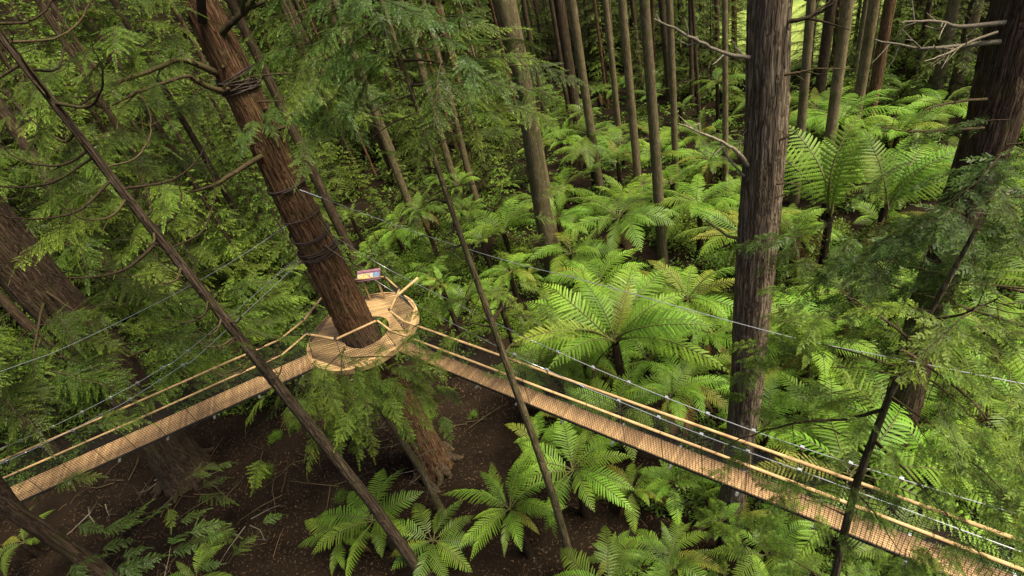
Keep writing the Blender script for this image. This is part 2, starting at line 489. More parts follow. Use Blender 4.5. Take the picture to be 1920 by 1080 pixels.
# ------------------------------------------------------------------ conifer foliage
def spray_arrays(gg, p0, dr, nrm, L, wfac, tl, tw, gap):
    """flat spray: a twig with alternate twiglets in its plane -> leaf arrays and twig points"""
    n = max(3, int(L / gap))
    s_ = np.cross(nrm, dr); s_ = unit(s_)
    t = (np.arange(n) + 0.5) / n
    bend = np.array([0, 0, -1.0]) * 0.16 * L
    pos = p0 + dr * (t * L)[:, None] + bend * (t ** 2)[:, None]
    P, D, NN, LL, TT = [], [], [], [], []
    for sg in (-1, 1):
        a = np.radians(gg.uniform(38, 62, n))
        d_ = dr * np.cos(a)[:, None] + sg * s_ * np.sin(a)[:, None] + gg.normal(0, 0.10, (n, 3)) + np.array([0, 0, -0.12])
        d_ /= np.linalg.norm(d_, axis=1)[:, None]
        P.append(pos); D.append(d_); NN.append(nrm + gg.normal(0, 0.22, (n, 3)))
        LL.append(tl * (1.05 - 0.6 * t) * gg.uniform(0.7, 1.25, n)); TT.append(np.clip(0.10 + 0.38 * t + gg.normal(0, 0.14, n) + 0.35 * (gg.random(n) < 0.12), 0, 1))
    P.append(pos[-1:]); D.append(unit(dr + bend / L * 1.5)[None]); NN.append(np.array([nrm])); LL.append(np.array([tl])); TT.append(np.array([0.75]))
    return map(np.concatenate, (P, D, NN, LL, TT))


def branch_into(b, gg, p0, az, L, elev=0.1, droop=0.5, tl=0.16, tw=0.05, gap=0.07, twgap=0.16, r=0.016, needles=False, tipoff=0.0, bare=0.2, uptip=0.0, tube=True):
    """one conifer branch added to b: a drooping limb with side twigs carrying flat sprays (leaf mat 0, wood mat 1)"""
    h = np.array([math.cos(az), math.sin(az), 0]); n = 8
    t = np.linspace(0, 1, n)
    path = p0 + h * (t * L)[:, None] + np.array([0, 0, 1.0]) * (L * (math.tan(elev) * t - droop * t ** 2 + uptip * t ** 4))[:, None]
    path += gg.normal(0, 0.02 * L, (n, 3)) * t[:, None]
    if tube: b.tube(path, np.linspace(r, r * 0.25, n), 4, 1, 0.5, False)
    nt_ = max(3, int(L * (1 - bare) / twgap))
    side = np.array([-h[1], h[0], 0])
    for k in range(nt_ + 1):
        s_ = bare + (1 - bare) * (k + gg.uniform(0, 0.6)) / (nt_ + 0.6)
        s_ = min(s_, 1.0)
        p = np.array([np.interp(s_, t, path[:, i]) for i in range(3)])
        tn = unit(np.array([np.interp(min(1, s_ + 0.08), t, path[:, i]) - np.interp(s_ - 0.08, t, path[:, i]) for i in range(3)]))
        for sg in (-1, 1):
            if k == nt_:
                if sg == 1: break
                dr = tn; Lt = 0.28 * L
            else:
                a = R(gg.uniform(35, 70)); dr = unit(tn * math.cos(a) + sg * side * math.sin(a) + np.array([0, 0, gg.normal(-0.15, 0.18)]))
                Lt = L * 0.42 * (1.08 - s_) ** 0.7 * gg.uniform(0.6, 1.15) * (0.55 + 0.45 * min(1, s_ / 0.4))
            nr = unit(np.array([0, 0, 1.0]) + gg.normal(0, 0.25, 3)); nr = unit(nr - dr * (nr @ dr))
            P, D, NN, LL, TT = spray_arrays(gg, p, dr, nr, Lt, 1, tl, tw, gap)
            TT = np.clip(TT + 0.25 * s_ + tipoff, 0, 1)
            if needles:
                m = 9
                u = (np.arange(m) + 0.6) / m
                SD = np.cross(NN, D); SD /= np.linalg.norm(SD, axis=1)[:, None] + 1e-9
                for q in (-1, 1):
                    pp = P[:, None] + D[:, None] * (u[None, :, None] * LL[:, None, None])
                    dd = D[:, None] * 0.62 + q * SD[:, None] * 0.78 + gg.normal(0, 0.08, (len(P), m, 3))
                    ll = tw * (1.05 - 0.55 * u[None, :]) * np.ones((len(P), 1))
                    dd = dd / np.linalg.norm(dd, axis=2)[:, :, None]
                    b.diamonds(pp.reshape(-1, 3), dd.reshape(-1, 3), np.repeat(NN, m, 0), ll.ravel(), tl * 0.062, 0, np.repeat(TT, m) * 0.7 + np.tile(u, len(P)) * 0.3)
                b.diamonds(P, D, NN, LL, tw * 0.25, 0, TT)
            else:
                b.diamonds(P, D, NN, LL, tw * gg.uniform(0.7, 1.3, len(P)), 0, TT)
            if tube and L > 0.8: b.tube([p, p + dr * Lt * 0.5 + np.array([0, 0, -0.03 * Lt]), p + dr * Lt * 0.95 + np.array([0, 0, -0.14 * Lt])], [r * 0.3, r * 0.22, r * 0.1], 3, 1, 0.5, False)


def crown_mesh(name, H, z0, rad, nb, seed, mats, tl=0.24, tw=0.075, gap=0.11, twgap=0.22, shape=0.8, droop=0.35):
    """whole conifer crown about the z axis from z0 to H"""
    b = MB(); gg = np.random.default_rng(seed)
    for k in range(nb):
        t = (k + gg.uniform(0, 1)) / nb
        z = z0 + (H - z0) * t
        L = rad * max(0.14, (1 - t) ** shape) * gg.uniform(0.55, 1.2)
        branch_into(b, gg, np.array([0, 0, z]), k * 2.399 + gg.uniform(-0.5, 0.5), L, gg.uniform(-0.05, 0.4), droop * gg.uniform(0.6, 1.3), tl, tw, gap, twgap, 0.012 + 0.008 * L, False, gg.normal(0, 0.08), 0.18)
    return b.mesh(name, mats)


NEAR = []                            # near branches with needles, 1.5 m long
for s_ in range(5):
    b = MB(); gg = np.random.default_rng(100 + s_)
    branch_into(b, gg, np.zeros(3), 0, 1.5, 0.15, [0.25, 0.4, 0.6, 0.3, 0.5][s_], 0.13, 0.030, 0.05, 0.10, 0.011, True, -0.08, 0.15)
    NEAR.append(b)
NEAR_G = [b.mesh('near_branch', [M['conifer'], M['limb']]) for b in NEAR]
NEAR_B = [b.mesh('near_branch_bluish', [M['conifer_blue'], M['limb']]) for b in NEAR]
MIDB = []                            # middle distance branches, 2 m long
for s_ in range(6):
    b = MB(); gg = np.random.default_rng(200 + s_)
    branch_into(b, gg, np.zeros(3), 0, 2.0, gg.uniform(0, 0.3), gg.uniform(0.2, 0.45), 0.105, 0.023, 0.036, 0.10, 0.014, False, 0.0, 0.2)
    MIDB.append(b)
MID_G = [b.mesh('mid_branch', [M['conifer'], M['limb']]) for b in MIDB]
MID_F = [b.mesh('mid_branch_fresh_lit', [M['conifer_fresh_lit'], M['limb']]) for b in MIDB]
NEAR_F = [b.mesh('near_branch_fresh_lit', [M['conifer_fresh_lit'], M['limb']]) for b in NEAR]
MID_B = [b.mesh('mid_branch_bluish', [M['conifer_blue'], M['limb_dark']]) for b in MIDB]


def hang_branch(tree, p, az, size, meshes, pitch=0.0, roll=0.0):
    o = link('branch', random.choice(meshes), tree.o, p - tree.base)
    o.rotation_euler = (roll, pitch, az)
    o.scale = (size,) * 3
    return o


def cluster(tree, px, py, d, sx, sy, count, size, meshes, azs=None, pitch=(0.0, 0.4), limb=True, limb_r=0.03, limb_mat='limb', zup=0.3, dd=0.6):
    """a foliage mass of the tree: a limb out to its middle, and branches about it"""
    c = at_d(px, py, d)
    if limb:
        z = c[2] + zup; a = tree.axis(z)
        m = a * 0.5 + c * 0.5 + np.array([0, 0, 0.25 * zup])
        tree.limb([a, m, c], limb_r, limb_r * 0.3, M[limb_mat], seed=int(px + py))
    ax = tree.axis(c[2])
    for k in range(count):
        q = at_d(px + random.gauss(0, sx), py + random.gauss(0, sy), d + random.gauss(0, dd))
        out = math.atan2(q[1] - ax[1], q[0] - ax[0])
        az = out + random.gauss(0, 0.9) if azs is None else random.uniform(*azs)
        hang_branch(tree, q, az, size * random.uniform(0.6, 1.2), meshes, random.uniform(*pitch), random.gauss(0, 0.25))


# ------------------------------------------------------------------ ferns
def frond_mesh(name, a0, bend, seed, mats, width=0.21, pairs=28, m=12, droop=0.15):
    b = MB(); gg = np.random.default_rng(seed)
    K = 24; t = np.linspace(0, 1, K)
    ang = a0 - bend * t ** 1.15
    step = 1.0 / (K - 1)
    x = np.concatenate([[0], np.cumsum(np.cos(ang[:-1]) * step)]); z = np.concatenate([[0], np.cumsum(np.sin(ang[:-1]) * step)])
    yb = 0.03 * np.sin(t * 3 + seed)
    path = np.stack([x, yb, z], 1)
    b.tube(path, np.linspace(0.010, 0.002, K), 4, 1, 0.5, False)
    for i in range(pairs):
        s_ = 0.13 + 0.87 * (i + 0.3) / pairs
        p = np.array([np.interp(s_, t, path[:, k]) for k in range(3)]); a = np.interp(s_, t, ang)
        T = np.array([math.cos(a), 0, math.sin(a)]); Nn = np.array([-math.sin(a), 0, math.cos(a)])
        prof = min(1, ((s_ - 0.08) / 0.28)) ** 0.8 * (1 - max(0, (s_ - 0.35) / 0.65) ** 1.7)
        l = width * max(0.06, prof)
        sp = 0.87 / pairs
        for sg in (-1, 1):
            l2 = l * gg.uniform(0.88, 1.08); fa = R(12 + 34 * s_ + gg.normal(0, 3))
            dr = unit(np.array([0, sg, 0]) * math.cos(fa) + T * math.sin(fa) + Nn * gg.normal(0.05, 0.05))
            mm = max(4, int(m * (0.35 + 0.65 * prof)))
            u = (np.arange(mm) + 0.5) / mm
            pos = p + dr * (u * l2)[:, None] - Nn * (droop * l2 * u ** 2)[:, None]
            fw_ = unit(np.cross(Nn, dr)) ; wq = l2 / mm
            hw = sp * 0.33 * np.sqrt(np.clip(1 - u ** 2.2, 0.03, 1)) * min(1, 0.45 + prof)
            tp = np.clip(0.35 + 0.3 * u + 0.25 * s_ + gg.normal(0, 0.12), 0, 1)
            for e in (-1, 1):
                base = pos
                V = np.stack([base - dr * wq * 0.5, base + dr * wq * 0.42,
                              base + dr * wq * 0.75 + (e * fw_)[None] * hw[:, None] - Nn * (0.2 * hw)[:, None],
                              base - dr * wq * 0.02 + (e * fw_)[None] * (hw * 0.92)[:, None] - Nn * (0.18 * hw)[:, None]], 1)
                b.add(V, np.arange(4 * mm).reshape(mm, 4), 0, tp)
    return b.mesh(name, mats)


FSPEC = [(1.1, 1.35), (0.9, 1.45), (0.68, 1.3), (0.5, 1.15), (0.8, 1.75), (0.3, 1.0)]
FROND = [frond_mesh('frond', a, c, 300 + i, [M['fern'], M['stipe']], 0.18 + 0.02 * (i % 3), 22, 14, 0.30) for i, (a, c) in enumerate(FSPEC)]
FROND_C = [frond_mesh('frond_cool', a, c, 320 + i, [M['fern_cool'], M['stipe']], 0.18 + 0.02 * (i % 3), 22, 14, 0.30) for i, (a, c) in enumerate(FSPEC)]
FROND_Y = [frond_mesh('frond_yellowed', a, c, 360 + i, [M['fern_old'], M['stipe']], 0.17, 25, 14) for i, (a, c) in enumerate(FSPEC)]
FROND_D = [frond_mesh('dead_frond', a, c, 340 + i, [M['fern_dead'], M['stipe']], 0.15, 22, 8, 0.5) for i, (a, c) in enumerate([(-0.7, 0.7), (-1.0, 0.4)])]
FTRUNK = []
for s_ in range(3):
    b = MB(); gg = np.random.default_rng(400 + s_); K = 12
    P = np.stack([0.03 * np.sin(np.linspace(0, 3, K) + s_), 0.03 * np.cos(np.linspace(0, 2, K) + s_), np.linspace(0, 1, K)], 1) - np.array([0.03 * math.sin(s_), 0.03 * math.cos(s_), 0])
    b.tube(P, np.linspace(0.13, 0.10, K), 12, 0, 0.5, False, furrows(12, K, s_, 0.22))
    FTRUNK.append(b.mesh('fern_trunk', [M['fern_trunk']]))


def fern(p, h, L, label, n=14, cool=0.2, dead=2, group=None, spread=0.0, pick=None, az0=None, fan=2 * math.pi, lift=0.0, wy=0.92):
    """tree fern whose crown centre is p (world), h above the ground"""
    gz = p[2] - h
    o = thing('tree_fern', label, 'tree fern', (p[0], p[1], gz), group)
    tr = link('trunk', random.choice(FTRUNK), o, (0, 0, -0.1)); tr.scale = (1 + 0.25 * L / 2, 1 + 0.25 * L / 2, h + 0.15)
    az0 = random.uniform(0, 6.28) if az0 is None else az0
    lift += random.gauss(0, 0.10); tint = random.random() < cool
    for k in range(n):
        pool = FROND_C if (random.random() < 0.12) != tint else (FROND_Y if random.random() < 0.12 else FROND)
        i = random.choice(pick) if pick else random.choice((0, 1, 1, 2, 2, 3, 4, 5))
        f = link('frond', pool[i], o, (0, 0, h))
        s_ = L * (random.uniform(0.82, 1.1) if random.random() < 0.8 else random.uniform(0.55, 0.8))
        f.scale = (s_, s_ * wy * random.uniform(0.85, 1.1), s_)
        f.rotation_euler = (random.gauss(0, 0.22), random.gauss(-lift, 0.14), az0 + fan * (k + random.uniform(-0.3, 0.3)) / n)
    for k in range(dead):
        f = link('dead_frond', random.choice(FROND_D), o, (0, 0, h - 0.1))
        s_ = min(L * random.uniform(0.6, 0.9), h * 1.0)
        f.scale = (s_,) * 3; f.rotation_euler = (0, random.gauss(0, 0.1), random.uniform(0, 6.28))
    return o


# ------------------------------------------------------------------ big trees read from the photograph
T1 = Tree('redwood_tree', 'tall red-barked redwood standing through the hole in the round platform', [(372, 0, 65.0), (430, 120, 63.8), (490, 245, 62.7), (563, 400, 66.1), (645, 562, 67.2), (672, 620, 67.2)], 16.66, M['bark_red'], 34, 72, 0.12, 0.055, 0.30, seed=5, base=(-5.6, 15.75), flare_h=2.2)
T2 = Tree('redwood_tree', 'slim bare grey-brown trunk leaning across the deck of the left bridge', [(20, 92, 12.9), (110, 205, 14.0), (230, 360, 15.9), (400, 572, 17.1), (560, 772, 19.6), (700, 948, 19.6), (790, 1075, 20.2), (850, 1150, 20.7)], 12.0, M['bark_dim'], 30, 40, 0.14, 0.06, 0.2, seed=9)
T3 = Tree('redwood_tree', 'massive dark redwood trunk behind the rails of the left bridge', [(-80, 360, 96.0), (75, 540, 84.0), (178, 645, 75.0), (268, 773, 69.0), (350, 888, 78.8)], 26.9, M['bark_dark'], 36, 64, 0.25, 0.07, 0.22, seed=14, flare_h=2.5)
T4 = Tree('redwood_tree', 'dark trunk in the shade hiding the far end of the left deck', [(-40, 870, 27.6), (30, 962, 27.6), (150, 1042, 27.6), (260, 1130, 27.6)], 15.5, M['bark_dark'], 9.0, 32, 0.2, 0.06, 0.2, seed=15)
T7 = Tree('redwood_tree', 'slender mossy trunk crossing in front of the right bridge', [(752, 110, 7.6), (790, 225, 8.7), (837, 365, 9.7), (865, 445, 10.7), (897, 535, 11.7), (940, 655, 13.3), (965, 725, 13.8), (1000, 820, 14.2), (1040, 940, 14.8), (1075, 1065, 15.8)], 9.3, M['bark_moss'], 27, 32, 0.12, 0.05, 0.2, seed=21)
RB = Tree('redwood_tree', 'thick grey-barked trunk with snapped branch stubs among the bright ferns', [(1441, 0, 75.7), (1436, 250, 73.9), (1415, 500, 67.8), (1398, 740, 54.6), (1375, 920, 44.0), (1366, 985, 48.4)], 11.0, M['bark_grey'], 30, 72, 0.10, 0.055, 0.25, seed=31)
FR = Tree('redwood_tree', 'thick dark furrowed trunk cut by the right edge of the photo', [(1938, -60, 100.8), (1895, 100, 93.6), (1860, 240, 82.8), (1745, 560, 59.4), (1692, 760, 57.6)], 15.0, M['bark_dark'], 30, 56, 0.14, 0.06, 0.3, seed=33)
NS = Tree('redwood_sapling', 'crooked mossy sapling close in front of the right bridge', [(1830, 430, 7.1), (1770, 540, 9.0), (1712, 640, 10.9), (1665, 750, 11.9), (1632, 835, 12.9), (1605, 910, 13.3), (1585, 990, 13.8), (1566, 1080, 14.3)], 5.0, M['bark_moss'], 17.2, 24, 0.10, 0.07, 0.1, seed=41)
TS = Tree('redwood_sapling', 'thin dead-twigged sapling growing up in front of the platform tree', [(668, 690, 8), (708, 758, 11), (745, 812, 12), (790, 880, 13), (841, 984, 15)], 14.2, M['bark_moss'], 9.6, 14, 0.25, 0.05, 0.1, seed=43)
T8 = Tree('redwood_tree', 'straight mossy trunk left of the fern gully, front one of a touching pair', [(940, 0, 36), (960, 75, 36), (985, 175, 35), (1000, 280, 34), (1018, 400, 33), (1042, 525, 32)], 27.0, M['bark_moss'], 32, 24, 0.4, 0.04, 0.15, seed=51)
T8b = Tree('redwood_tree', 'straight brown trunk just behind its mossy twin left of the fern gully', [(950, 0, 34), (980, 150, 32), (1008, 300, 30), (1032, 430, 28), (1040, 490, 28)], 30.0, M['bark_pale'], 32, 20, 0.5, 0.04, 0.15, seed=52)
ROW = 'slender trunks standing behind the tree ferns'
rows = [
    ('slender pale brown trunk rising from ferns right of the mossy twin trunks', [(1072, 0, 19), (1098, 180, 18), (1125, 353, 17)], 37.5, 'bark_pale'),
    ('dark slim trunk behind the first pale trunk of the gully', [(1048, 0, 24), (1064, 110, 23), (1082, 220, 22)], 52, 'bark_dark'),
    ('thin pale trunk between two others, foot lost in ferns high in the gully', [(1135, 0, 13), (1150, 140, 12), (1162, 262, 12)], 46, 'bark_pale'),
    ('pale trunk with its foot behind the brown-skirted fern', [(1166, 0, 18), (1184, 200, 17), (1201, 390, 16)], 34, 'bark_pale'),
    ('trunk with a yellow scar ending just above the biggest fern crown', [(1208, 0, 22), (1226, 240, 22), (1243, 493, 22)], 27, 'bark_pale'),
    ('thin trunk directly behind the scarred trunk', [(1255, 0, 15), (1262, 170, 14), (1268, 345, 13)], 37, 'bark_pale'),
    ('thin straight pale pole of a tree left of the thick grey trunk', [(1359, 0, 12), (1360, 180, 12), (1360, 366, 12)], 34.8, 'bark_pale'),
    ('slender trunk directly right of the thick grey trunk', [(1521, 0, 18), (1506, 190, 18), (1490, 380, 17)], 33.5, 'bark_pale'),
    ('dark trunk crossing the sunny meadow gap', [(1560, 0, 21), (1545, 110, 21), (1527, 250, 20)], 46, 'bark_dark'),
    ('pale trunk right of the meadow gap with its foot behind the tall bright fronds', [(1590, 0, 24), (1565, 190, 22), (1538, 396, 20)], 32.5, 'bark_pale'),
    ('pale trunk standing left of its browner neighbour above the bright fronds', [(1640, 0, 22), (1618, 140, 21), (1595, 272, 20)], 41.9, 'bark_pale'),
    ('browner trunk right of its pale neighbour above the bright fronds', [(1669, 0, 22), (1645, 140, 22), (1620, 275, 20)], 41, 'bark_red'),
    ('pale trunk behind the bare white limbs at upper right', [(1790, 0, 23), (1770, 100, 22), (1748, 205, 22)], 47.5, 'bark_pale'),
    ('brown trunk nearest to the thick dark trunk at upper right', [(1832, 0, 26), (1808, 100, 25), (1784, 195, 25)], 48.5, 'bark_pale'),
    ('dark trunk between the two brown trunks at upper right', [(1858, 0, 24), (1838, 80, 24), (1818, 165, 22)], 55, 'bark_dark'),
    ('leaning trunk left of the slender mossy trunk, in the dim middle', [(790, 130, 13), (840, 300, 15), (885, 445, 16)], 37.5, 'bark_moss'),
    ('trunk farthest left of the dim middle group, foot in low ferns', [(690, 170, 15), (735, 300, 16), (790, 440, 18)], 38, 'bark_moss'),
    ('thin trunk of the dim middle nearest to the mossy twin trunks', [(845, 190, 13), (875, 310, 14), (905, 415, 14)], 40, 'bark_moss'),
    ('dark trunk rising behind the slim bare trunk, left edge', [(10, 215, 24), (60, 290, 25), (110, 370, 26), (212, 510, 28)], 50, 'bark_dark'),
    ('dark stem upper left between the slim bare trunk and the platform redwood', [(240, 160, 17), (290, 235, 18), (347, 322, 18)], 62, 'bark_dark'),
    ('dark leaning stem low in the thicket left of the rope-wrapped redwood', [(370, 355, 15), (415, 425, 16), (468, 512, 17)], 44, 'bark_dark'),
    ('short dark stem closest to the rope-wrapped redwood on its left', [(445, 400, 13), (480, 460, 14), (518, 528, 15)], 42, 'bark_dark'),
    ('dark stem seen just right of the slim bare trunk in the thicket', [(325, 400, 14), (355, 450, 15), (395, 515, 15)], 46, 'bark_dark'),
    ('thin dark stem beside the dark trunk at the left edge', [(65, 262, 11), (95, 300, 12), (122, 335, 12)], 70, 'bark_dark'),
]
ROWT = []
for lab, px, d, mt in rows:
    ROWT.append(Tree('forest_tree', lab, [(a_, b_, c_ * 0.88) for a_, b_, c_ in px], d, M[mt], 30, 14, 0.6, 0.03, 0.15, ROW if px[0][0] > 900 else 'dim trunks in the left thicket'))

# farther trunks that fill the wood behind
for k in range(122):
    px = random.uniform(560, 1960) if k < 100 else random.uniform(-250, 650)
    d = random.uniform(48, 84) if k < 100 else random.uniform(55, 90)
    b_ = at_d(px, 100, d)
    if inside(b_[0], b_[1], MEADOW) or inside(b_[0] * 0.9, b_[1] * 0.9, MEADOW) and random.random() < 0.8: continue
    x, y = b_[0], b_[1]; gz = height(x, y)
    r_ = random.uniform(0.12, 0.34)
    lab = random.choice(['far slim trunk with dark bark in the deep wood behind the ferns', 'far brown trunk standing in the deep wood behind the ferns']) if k < 100 else 'far dark trunk half hidden in the left-hand thicket'
    o = thing('forest_tree', lab, 'tree', (x, y, gz - 0.1), 'far trunks of the deep wood' if k < 100 else 'far trunks of the left thicket')
    lean = random.gauss(0, 0.5), random.gauss(0, 0.5)
    link('trunk', trunk_mesh('trunk', [(0, 0, 0), (lean[0] * .5, lean[1] * .5, 14), (lean[0], lean[1], 28)], [r_, r_ * .85, r_ * .5], M[random.choice(['bark_dark', 'bark_dark', 'bark_pale', 'bark_red'] if k < 100 else ['bark_dark'])], 8, 2.0, k, 0.03, 0.2), o)

# high crowns above the frame: they shade the left half of the wood
for t_, z in ((T1, 24.5), (T3, 23.0)):
    if not z: continue
    HIGH.append((t_, z))

# bare limbs seen against the wood
def pl(tree, pts, r0, r1, mat, dz=0.0, twigs=0, dd=0.0):
    n = len(pts)
    w_ = [at_d(x, y, tree.d + dz + dd * i / max(1, n - 1)) for i, (x, y) in enumerate(pts)]
    tree.limb(w_, r0, r1, M[mat], twigs=twigs, seed=int(pts[-1][0]))

pl(RB, [(1405, 108), (1360, 100), (1300, 72), (1225, 36)], 0.045, 0.018, 'dead_wood', -0.3, 5, -0.5)
pl(RB, [(1398, 108), (1385, 95), (1370, 76)], 0.025, 0.010, 'dead_wood', -0.35)
pl(RB, [(1402, 310), (1382, 285), (1345, 262), (1275, 232)], 0.05, 0.018, 'dead_wood', -0.3, 4, -0.5)
pl(RB, [(1395, 330), (1365, 295), (1340, 245)], 0.028, 0.010, 'dead_wood', -0.3, 2)
pl(RB, [(1470, 140), (1500, 135), (1533, 127)], 0.03, 0.012, 'limb', -0.3, 3)
pl(RB, [(1462, 262), (1480, 255), (1502, 240)], 0.028, 0.010, 'limb', -0.3, 1)
pl(RB, [(1455, 345), (1480, 344), (1500, 345)], 0.022, 0.008, 'limb', -0.3)
pl(RB, [(1450, 372), (1470, 365), (1485, 358)], 0.016, 0.006, 'limb', -0.3)
pl(RB, [(1480, 40), (1520, 32), (1560, 8)], 0.04, 0.02, 'limb_dark', -0.2, 4)
pl(RB, [(1385, 447), (1360, 440), (1320, 410)], 0.04, 0.012, 'limb', -0.3, 2)
pl(FR, [(1885, 42), (1800, 50), (1760, 40), (1690, 42)], 0.05, 0.016, 'dead_wood', -0.5, 7, -1.0)
pl(FR, [(1875, 78), (1800, 86), (1730, 90), (1640, 75)], 0.055, 0.014, 'dead_wood', -0.5, 9, -1.2)
pl(FR, [(1870, 60), (1820, 78), (1780, 98), (1735, 115)], 0.03, 0.010, 'dead_wood', -0.6, 5, -1.0)
pl(FR, [(1850, 186), (1800, 190), (1750, 200), (1735, 206)], 0.035, 0.010, 'limb', -0.6, 5, -1.2)
pl(FR, [(1845, 240), (1760, 245), (1700, 246), (1645, 236)], 0.035, 0.010, 'limb', -0.6, 5, -1.2)
pl(T1, [(412, 140), (390, 130), (340, 112), (290, 130), (200, 165), (110, 225)], 0.10, 0.02, 'limb', -0.1, 10, -1.5)
pl(T1, [(425, 172), (395, 165), (365, 150), (345, 143), (260, 172), (180, 215)], 0.085, 0.018, 'limb', -0.2, 8, -1.2)
pl(T1, [(345, 112), (332, 80), (345, 60), (338, 30)], 0.05, 0.02, 'limb_dark', -0.4, 2)
pl(T1, [(495, 290), (470, 305), (430, 330), (400, 348), (340, 362), (255, 372)], 0.08, 0.02, 'limb', -0.3, 8, -1.2)
pl(T1, [(405, 75), (425, 52), (450, 30), (478, -4)], 0.10, 0.06, 'limb_dark', -0.2, 4, -0.8)
pl(T1, [(380, 40), (377, 10), (374, -30)], 0.12, 0.10, 'limb_dark', -0.5, 0, -0.5)
for q in [(430, 165), (470, 270), (530, 240), (498, 205), (420, 125)]:          # sawn stubs
    a_ = at_d(*q, T1.d - 0.38); e_ = a_ + (a_ - T1.axis(a_[2])) * 0.18
    T1.limb([T1.axis(a_[2]), a_, e_], 0.06, 0.05, M['limb'], name='branch_stub')

for t_, n_, mt in ((T1, 9, 'bark_dark'), (T3, 8, 'bark_dark'), (RB, 7, 'bark_dark'), (FR, 7, 'bark_dark')):     # roots running out into the soil
    gr = np.random.default_rng(n_ + 40); r0 = t_.rad[0] * 1.15
    for k in range(n_):
        a = 2 * math.pi * (k + gr.uniform(-.3, .3)) / n_; L = gr.uniform(0.3, 0.9); h = np.array([math.cos(a), math.sin(a), 0]); sd_ = np.array([-h[1], h[0], 0]) * gr.normal(0, 0.2)
        q0 = t_.axis(t_.base[2] + 0.75) + h * r0 * 0.75; q1 = t_.axis(t_.base[2] + 0.32) + h * (r0 + 0.12); q2 = t_.base + h * (r0 + L * 0.5) + sd_ + np.array([0, 0, 0.14]); q3 = t_.base + h * (r0 + L) + sd_ * 2 + np.array([0, 0, -0.02])
        m_ = MB(); m_.tube(smooth_path([q0, q1, q2, q3], 6) - t_.base, np.linspace(0.22, 0.07, 19) * gr.uniform(0.7, 1.2), 8, 0, 0.5, False); link('root', m_.mesh('root', [M[mt]]), t_.o)

gg = np.random.default_rng(3)
for k in range(44):                     # thin whips of the slim leaning trunk, curving out and up
    z = 11.5 + 10.5 * (k + gg.uniform(0, 1)) / 44
    a = T2.axis(z); az = gg.uniform(0, 6.28); L = gg.uniform(0.8, 2.6) if z > 15.5 else gg.uniform(0.4, 1.1)
    h = np.array([math.cos(az), math.sin(az), 0])
    T2.limb([a, a + h * L * 0.45 + np.array([0, 0, -0.08 * L]), a + h * L * 0.85 + np.array([0, 0, 0.12 * L]), a + h * L + np.array([0, 0, 0.45 * L])], gg.uniform(0.02, 0.036), 0.007, M['limb_dark' if k % 3 else 'limb'], twigs=4, seed=k)
for k in range(22):                     # dark spreading limbs of the slender mossy trunk
    z = 11.5 + 9 * (k + gg.uniform(0, 1)) / 22
    a = T7.axis(z); az = gg.uniform(0, 6.28); L = gg.uniform(0.6, 1.9)
    h = np.array([math.cos(az), math.sin(az), 0])
    T7.limb([a, a + h * L * 0.5 + np.array([0, 0, 0.02]), a + h * L + np.array([0, 0, -0.08 * L])], gg.uniform(0.012, 0.022), 0.005, M['limb_dark'], twigs=4, seed=50 + k)
for k in range(16):                     # dead twigs on the sapling before the platform
    z = 1.5 + 6.5 * (k + gg.uniform(0, 1)) / 16
    a = TS.axis(z); az = gg.uniform(0, 6.28); L = gg.uniform(0.3, 1.0); h = np.array([math.cos(az), math.sin(az), 0])
    TS.limb([a, a + h * L * 0.5, a + h * L + np.array([0, 0, 0.1 * L])], 0.012, 0.004, M['dead_wood'], twigs=2, seed=90 + k)
for k in range(14):
    z = 1.0 + 7 * (k + gg.uniform(0, 1)) / 14
    a = T4.axis(z); az = gg.uniform(-1.6, 1.6); L = gg.uniform(0.6, 2.0); h = np.array([math.cos(az), math.sin(az), 0])
    T4.limb([a, a + h * L * 0.5 + np.array([0, 0, 0.05]), a + h * L + np.array([0, 0, 0.3 * L])], 0.022, 0.006, M['dead_wood' if k % 3 == 0 else 'limb'], twigs=4, seed=120 + k)

